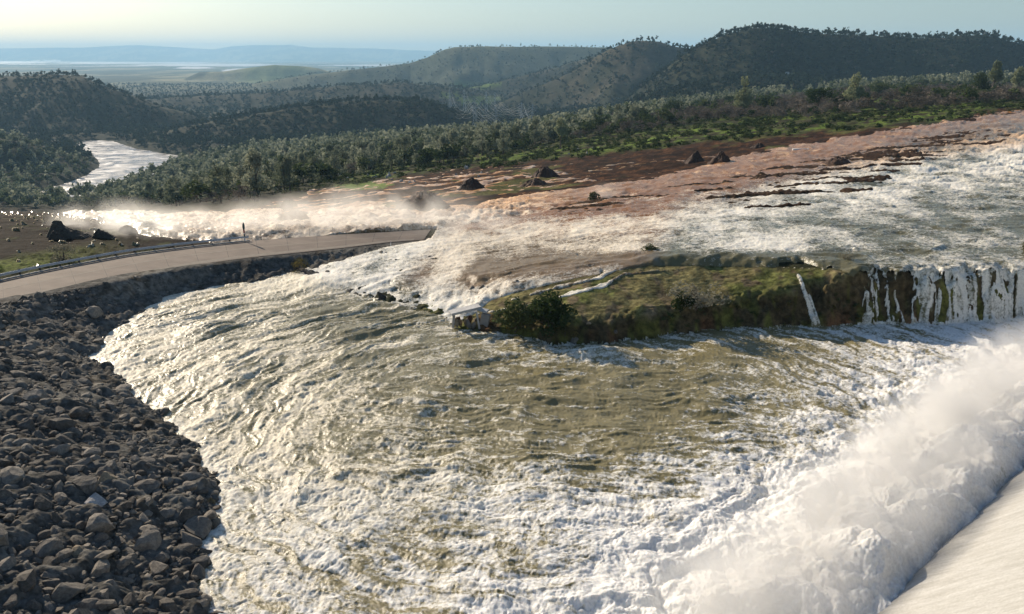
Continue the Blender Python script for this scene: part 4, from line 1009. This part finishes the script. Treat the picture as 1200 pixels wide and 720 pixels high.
# dark scrub on the islet bank and weeds on its top
n_ = 4200; s_ = rng.uniform(-.03, .52, n_); y = rng.uniform(91, 125, n_); x = s_*y; z = height(x, y); a, b = proj(x, y, z); dq = -sdist(POOLP, x, y)
k = (dq > .3) & (a < 1012) & (sdist(ISL, a, b) > 1) & ((dq < 5) | (rng.uniform(0, 1, n_) < .35)) & (np.abs(a-(936+(b-322)*.3)) > 7)
x, y, z, dq = x[k], y[k], z[k], dq[k]; n_ = len(x); hs = np.where(dq < 1.9, rng.uniform(.3, .75, n_), rng.uniform(.08, .22, n_))
ws = rng.uniform(.9, 1.6, n_)
for nm, sel, mt in (('bank_scrub', (dq < 1.9) & (ws > 1.25), M_oak), ('dry_bank_scrub', (dq < 1.9) & (ws <= 1.25), M_dry), ('grass_tufts', dq >= 1.9, M_dry)):
    m = np.where(sel)[0]
    tag(link(nm, merge(nm, [crown_np(830+j, 'shrub', 70, .07) for j in range(4)], rng.integers(0, 4, len(m)), np.stack([x, y, z-.1], 1)[m], np.stack([hs*ws*1.3, hs*ws, hs], 1)[m], rng.uniform(0, 6.3, len(m)), np.zeros(len(m)), mt, 4, rng.uniform(0, 1, len(m)))), kind='stuff')
log('scrub')

# ------------------------------------------------------------------ pylons and lines
M_pyl = simple('pylon_steel', (.42, .45, .47), .5, .1, 1, 0, metal=.3)
M_wire = simple('wire_metal', (.6, .62, .62), .35, .05, 1, 0, metal=.5)
def pylon(px_, top, D, lab):
    x, y, zt = P(px_, top, Y=D); zg = ground_at(x, y); h = zt-zg
    root = empty('power_pylon', (x, y, zg)); tag(root, lab, 'pylon', 'power pylons in the valley'); w = h*.075; th = .16+.00008*D
    bm = bmesh.new()
    cs = [(-1, -1), (1, -1), (1, 1), (-1, 1)]
    lv = [0, .18, .36, .52, .66, .78, .88, 1]; wd = [w*(1-.86*min(l/.75, 1)**.8)+.25 for l in lv]
    for cx_, cy_ in cs: tube_bm(bm, [(cx_*q, cy_*q, l*h) for l, q in zip(lv, wd)], th, 4)
    for i in range(len(lv)-1):
        for j in range(4):
            a_, b_ = cs[j], cs[(j+1) % 4]
            tube_bm(bm, [(a_[0]*wd[i], a_[1]*wd[i], lv[i]*h), (b_[0]*wd[i+1], b_[1]*wd[i+1], lv[i+1]*h)], th*.6, 3)
            tube_bm(bm, [(b_[0]*wd[i], b_[1]*wd[i], lv[i]*h), (a_[0]*wd[i+1], a_[1]*wd[i+1], lv[i+1]*h)], th*.6, 3)
    bm_obj('lattice_tower', bm, M_pyl, root)
    arms = []
    for l, hw in ((.72, 6.5), (.83, 5.2), (.94, 4.0)):
        bm = bmesh.new(); tube_bm(bm, [(-hw, 0, l*h), (0, 0, l*h+.9), (hw, 0, l*h)], th*.9, 4); tube_bm(bm, [(-hw, 0, l*h), (hw, 0, l*h)], th*.8, 4); bm_obj('crossarm', bm, M_pyl, root)
        arms += [(x-hw, y, zg+l*h-.8), (x+hw, y, zg+l*h-.8)]
    return arms
PY = {}
for k, a, b, D, lab in (('a', 556, 113, 1250, 'nearest and tallest lattice pylon, standing left over the woods'), ('b', 581, 129, 1500, 'short lattice pylon just right of the nearest tall one'), ('c', 611, 120, 1700, 'lattice pylon in the middle of the valley, left of the right pair'),
        ('d', 624, 122, 1650, 'lattice pylon, taller one of the right pair'), ('e', 627, 138, 1150, 'lattice pylon half sunk in trees, lower one of the right pair'), ('f', 570, 107, 2600, 'small distant lattice pylon, left one of the far middle pair'),
        ('g', 580, 108, 2600, 'small distant lattice pylon, right one of the far middle pair'), ('h', 527, 104, 2500, 'small distant lattice pylon farthest left'), ('i', 544, 105, 2550, 'small distant lattice pylon, second from the left')):
    PY[k] = pylon(a, b, D, lab)
def span(A, B, sag):
    for p, q in zip(A, B):
        bm = bmesh.new(); pts = [(p[0]+(q[0]-p[0])*t, p[1]+(q[1]-p[1])*t, p[2]+(q[2]-p[2])*t-sag*4*t*(1-t)) for t in [i/20 for i in range(21)]]
        tube_bm(bm, pts, .085, 4); tag(bm_obj('power_line', bm, M_wire), 'thin sagging power line cable strung between valley pylons', 'power line', 'power lines between the pylons')
span(PY['h'], PY['a'], 34); span(PY['i'], PY['b'], 30); span(PY['f'], PY['c'], 26); span(PY['g'], PY['d'], 26); span(PY['b'], PY['d'], 18); span(PY['c'], PY['e'], 12)
off = [(p[0]+90, p[1]-230, p[2]-35) for p in PY['a']]; span(PY['a'], off, 12)
# small far houses
M_wallw = simple('white_wall', (.7, .69, .66), .8, .05, 1); M_roofg = simple('grey_roof', (.3, .3, .31), .7, .1, 1)
def house(px_, py_, D, wpx, lab):
    q = P(px_, py_, Y=D); q = (q[0], q[1], ground_at(q[0], q[1])); w = wpx*D/F; root = empty('farm_house', q, .3); tag(root, lab, 'house')
    bm = bmesh.new(); box_bm(bm, (0, 0, 2), w, w*.6, 6); bm_obj('wall', bm, M_wallw, root)
    bm = bmesh.new(); p = [(-w*.55, -w*.36, 5.02), (w*.55, -w*.36, 5.02), (w*.55, w*.36, 5.02), (-w*.55, w*.36, 5.02), (-w*.55, 0, 7.6), (w*.55, 0, 7.6)]; v = [bm.verts.new(c) for c in p]
    for f in ((0, 1, 5, 4), (2, 3, 4, 5), (0, 4, 3), (1, 2, 5), (0, 3, 2, 1)): bm.faces.new([v[i] for i in f])
    bm_obj('roof', bm, M_roofg, root)
    for sx in (-.25, .25):
        bm = bmesh.new(); box_bm(bm, (w*sx, -w*.3-.03, 2.8), w*.16, .06, 1.4); bm_obj('window', bm, M_teal, root)
for a, b, D, w, lab in ((629, 122.5, 2300, 5, 'white far farm house left of its neighbour on the green clearing'), (636, 122, 2320, 3.5, 'small white far house right of its neighbour on the clearing'), (527, 101.5, 2900, 4, 'lone white far house on the pale meadow below the mesa'), (922, 92, 1900, 4, 'tiny white house on the wooded flank of the long hill')):
    house(a if a > 640 or a < 600 else a+62, b, D, w, lab)

# ------------------------------------------------------------------ spray, mist, haze
def vol_obj(name, centre, size, rz, dens, scale, lo, hi, seed=0, aniso=.5, col=(.97, .96, .94), shear=0):
    bm = bmesh.new(); bmesh.ops.create_icosphere(bm, subdivisions=3, radius=1)
    n = N(name); co = n.coord()
    ln_ = n.add('ShaderNodeVectorMath', operation='LENGTH'); n.l(co, ln_.inputs[0])
    fall = n.ramp(ln_.outputs['Value'], .15, 1.0, 1, 0)
    mp_ = n.add('ShaderNodeMapping'); mp_.inputs['Scale'].default_value = tuple(v*scale for v in size); mp_.inputs['Location'].default_value = (seed, seed*.3, 0); n.l(co, mp_.inputs[0])
    f = n.ramp(n.noise(mp_.outputs[0], 1., 4, .6, .4), lo, hi)
    d = n.math('MULTIPLY', n.math('MULTIPLY', f, fall), dens)
    v = n.add('ShaderNodeVolumePrincipled'); v.inputs['Color'].default_value = (*col, 1); v.inputs['Anisotropy'].default_value = aniso; n.l(d, v.inputs['Density'])
    n.l(v.outputs[0], n.out.inputs['Volume'])
    o = bm_obj(name, bm, n.m, None, True); o.location = centre; o.scale = size; o.rotation_euler = (0, 0, rz); tag(o, kind='stuff'); return o
ang = math.atan2(ld[1], ld[0])
for t, w, hh, dn, of in ((-4, 12, 3.2, .5, 5.5), (9, 13, 3.4, .55, 5.5), (22, 13, 4.2, .6, 6.0), (34, 13, 4.4, .55, 6.5), (47, 14, 4.2, .4, 7)):
    c = SPA+ld*t-ln*of; vol_obj('spray', (c[0], c[1], 1.0), (w, 6.2, hh), ang, dn, .28, .30, .68, t, .2, (.99, .985, .97))
for a, b, Y, sx, sy, sz_, dn in ((130, 262, 150, 13, 9, 5.5, .16), (190, 268, 142, 18, 8, 4.5, .16), (310, 262, 150, 24, 9, 6, .12), (440, 254, 150, 26, 9, 7, .15), (545, 262, 140, 16, 7, 3, .07), (712, 232, 178, 6, 5, 4, .10), (380, 334, 112, 4, 3, 2, .16)):
    q = P(a, b, Y=Y); vol_obj('mist', q, (sx, sy, sz_), .2, dn, .16, .35, .65, a*.1)
n = N('haze'); v = n.add('ShaderNodeVolumePrincipled'); v.inputs['Color'].default_value = (.44, .74, 1, 1); v.inputs['Anisotropy'].default_value = .1; v.inputs['Density'].default_value = 5.0e-5
n.l(v.outputs[0], n.out.inputs['Volume'])
bm = bmesh.new(); zb, ztop = -180, 640; box_bm(bm, (0, 22500, (zb+ztop)/2), 100000, 52000, ztop-zb); o = bm_obj('haze', bm, n.m); tag(o, kind='stuff')

# ------------------------------------------------------------------ light
SAZ, SEL = -40., 23.
w = bpy.data.worlds.new('World'); scene.world = w; w.use_nodes = True; nt = w.node_tree; nt.nodes.clear()
sky = nt.nodes.new('ShaderNodeTexSky'); sky.sky_type = 'NISHITA'; sky.sun_disc = False; sky.sun_elevation = R(SEL); sky.sun_rotation = R(SAZ); sky.air_density = 1.0; sky.dust_density = .55; sky.ozone_density = 2.7
bg = nt.nodes.new('ShaderNodeBackground'); bg.inputs[1].default_value = .076; wo = nt.nodes.new('ShaderNodeOutputWorld'); nt.links.new(sky.outputs[0], bg.inputs[0]); nt.links.new(bg.outputs[0], wo.inputs[0])
sl = bpy.data.lights.new('sun', 'SUN'); sl.energy = 5.0; sl.angle = R(.5); sl.color = (1, .86, .68); so = bpy.data.objects.new('sun', sl); COL.objects.link(so)
import mathutils
dv = mathutils.Vector((math.sin(R(SAZ))*math.cos(R(SEL)), math.cos(R(SAZ))*math.cos(R(SEL)), math.sin(R(SEL))))
so.rotation_euler = dv.to_track_quat('Z', 'Y').to_euler(); so.location = (0, 0, 100)
scene.view_settings.view_transform = 'Standard'; scene.view_settings.look = 'None'; scene.view_settings.exposure = .45; scene.view_settings.gamma = 1
scene.cycles.use_denoising = True; scene.cycles.max_bounces = 5; scene.cycles.diffuse_bounces = 2; scene.cycles.glossy_bounces = 2; scene.cycles.transmission_bounces = 2; scene.cycles.volume_bounces = 2; scene.cycles.transparent_max_bounces = 8
scene.cycles.volume_step_rate = 1.0; scene.cycles.volume_max_steps = 64
scene.cycles.use_adaptive_sampling = True; scene.cycles.sample_clamp_indirect = 6
log('done')
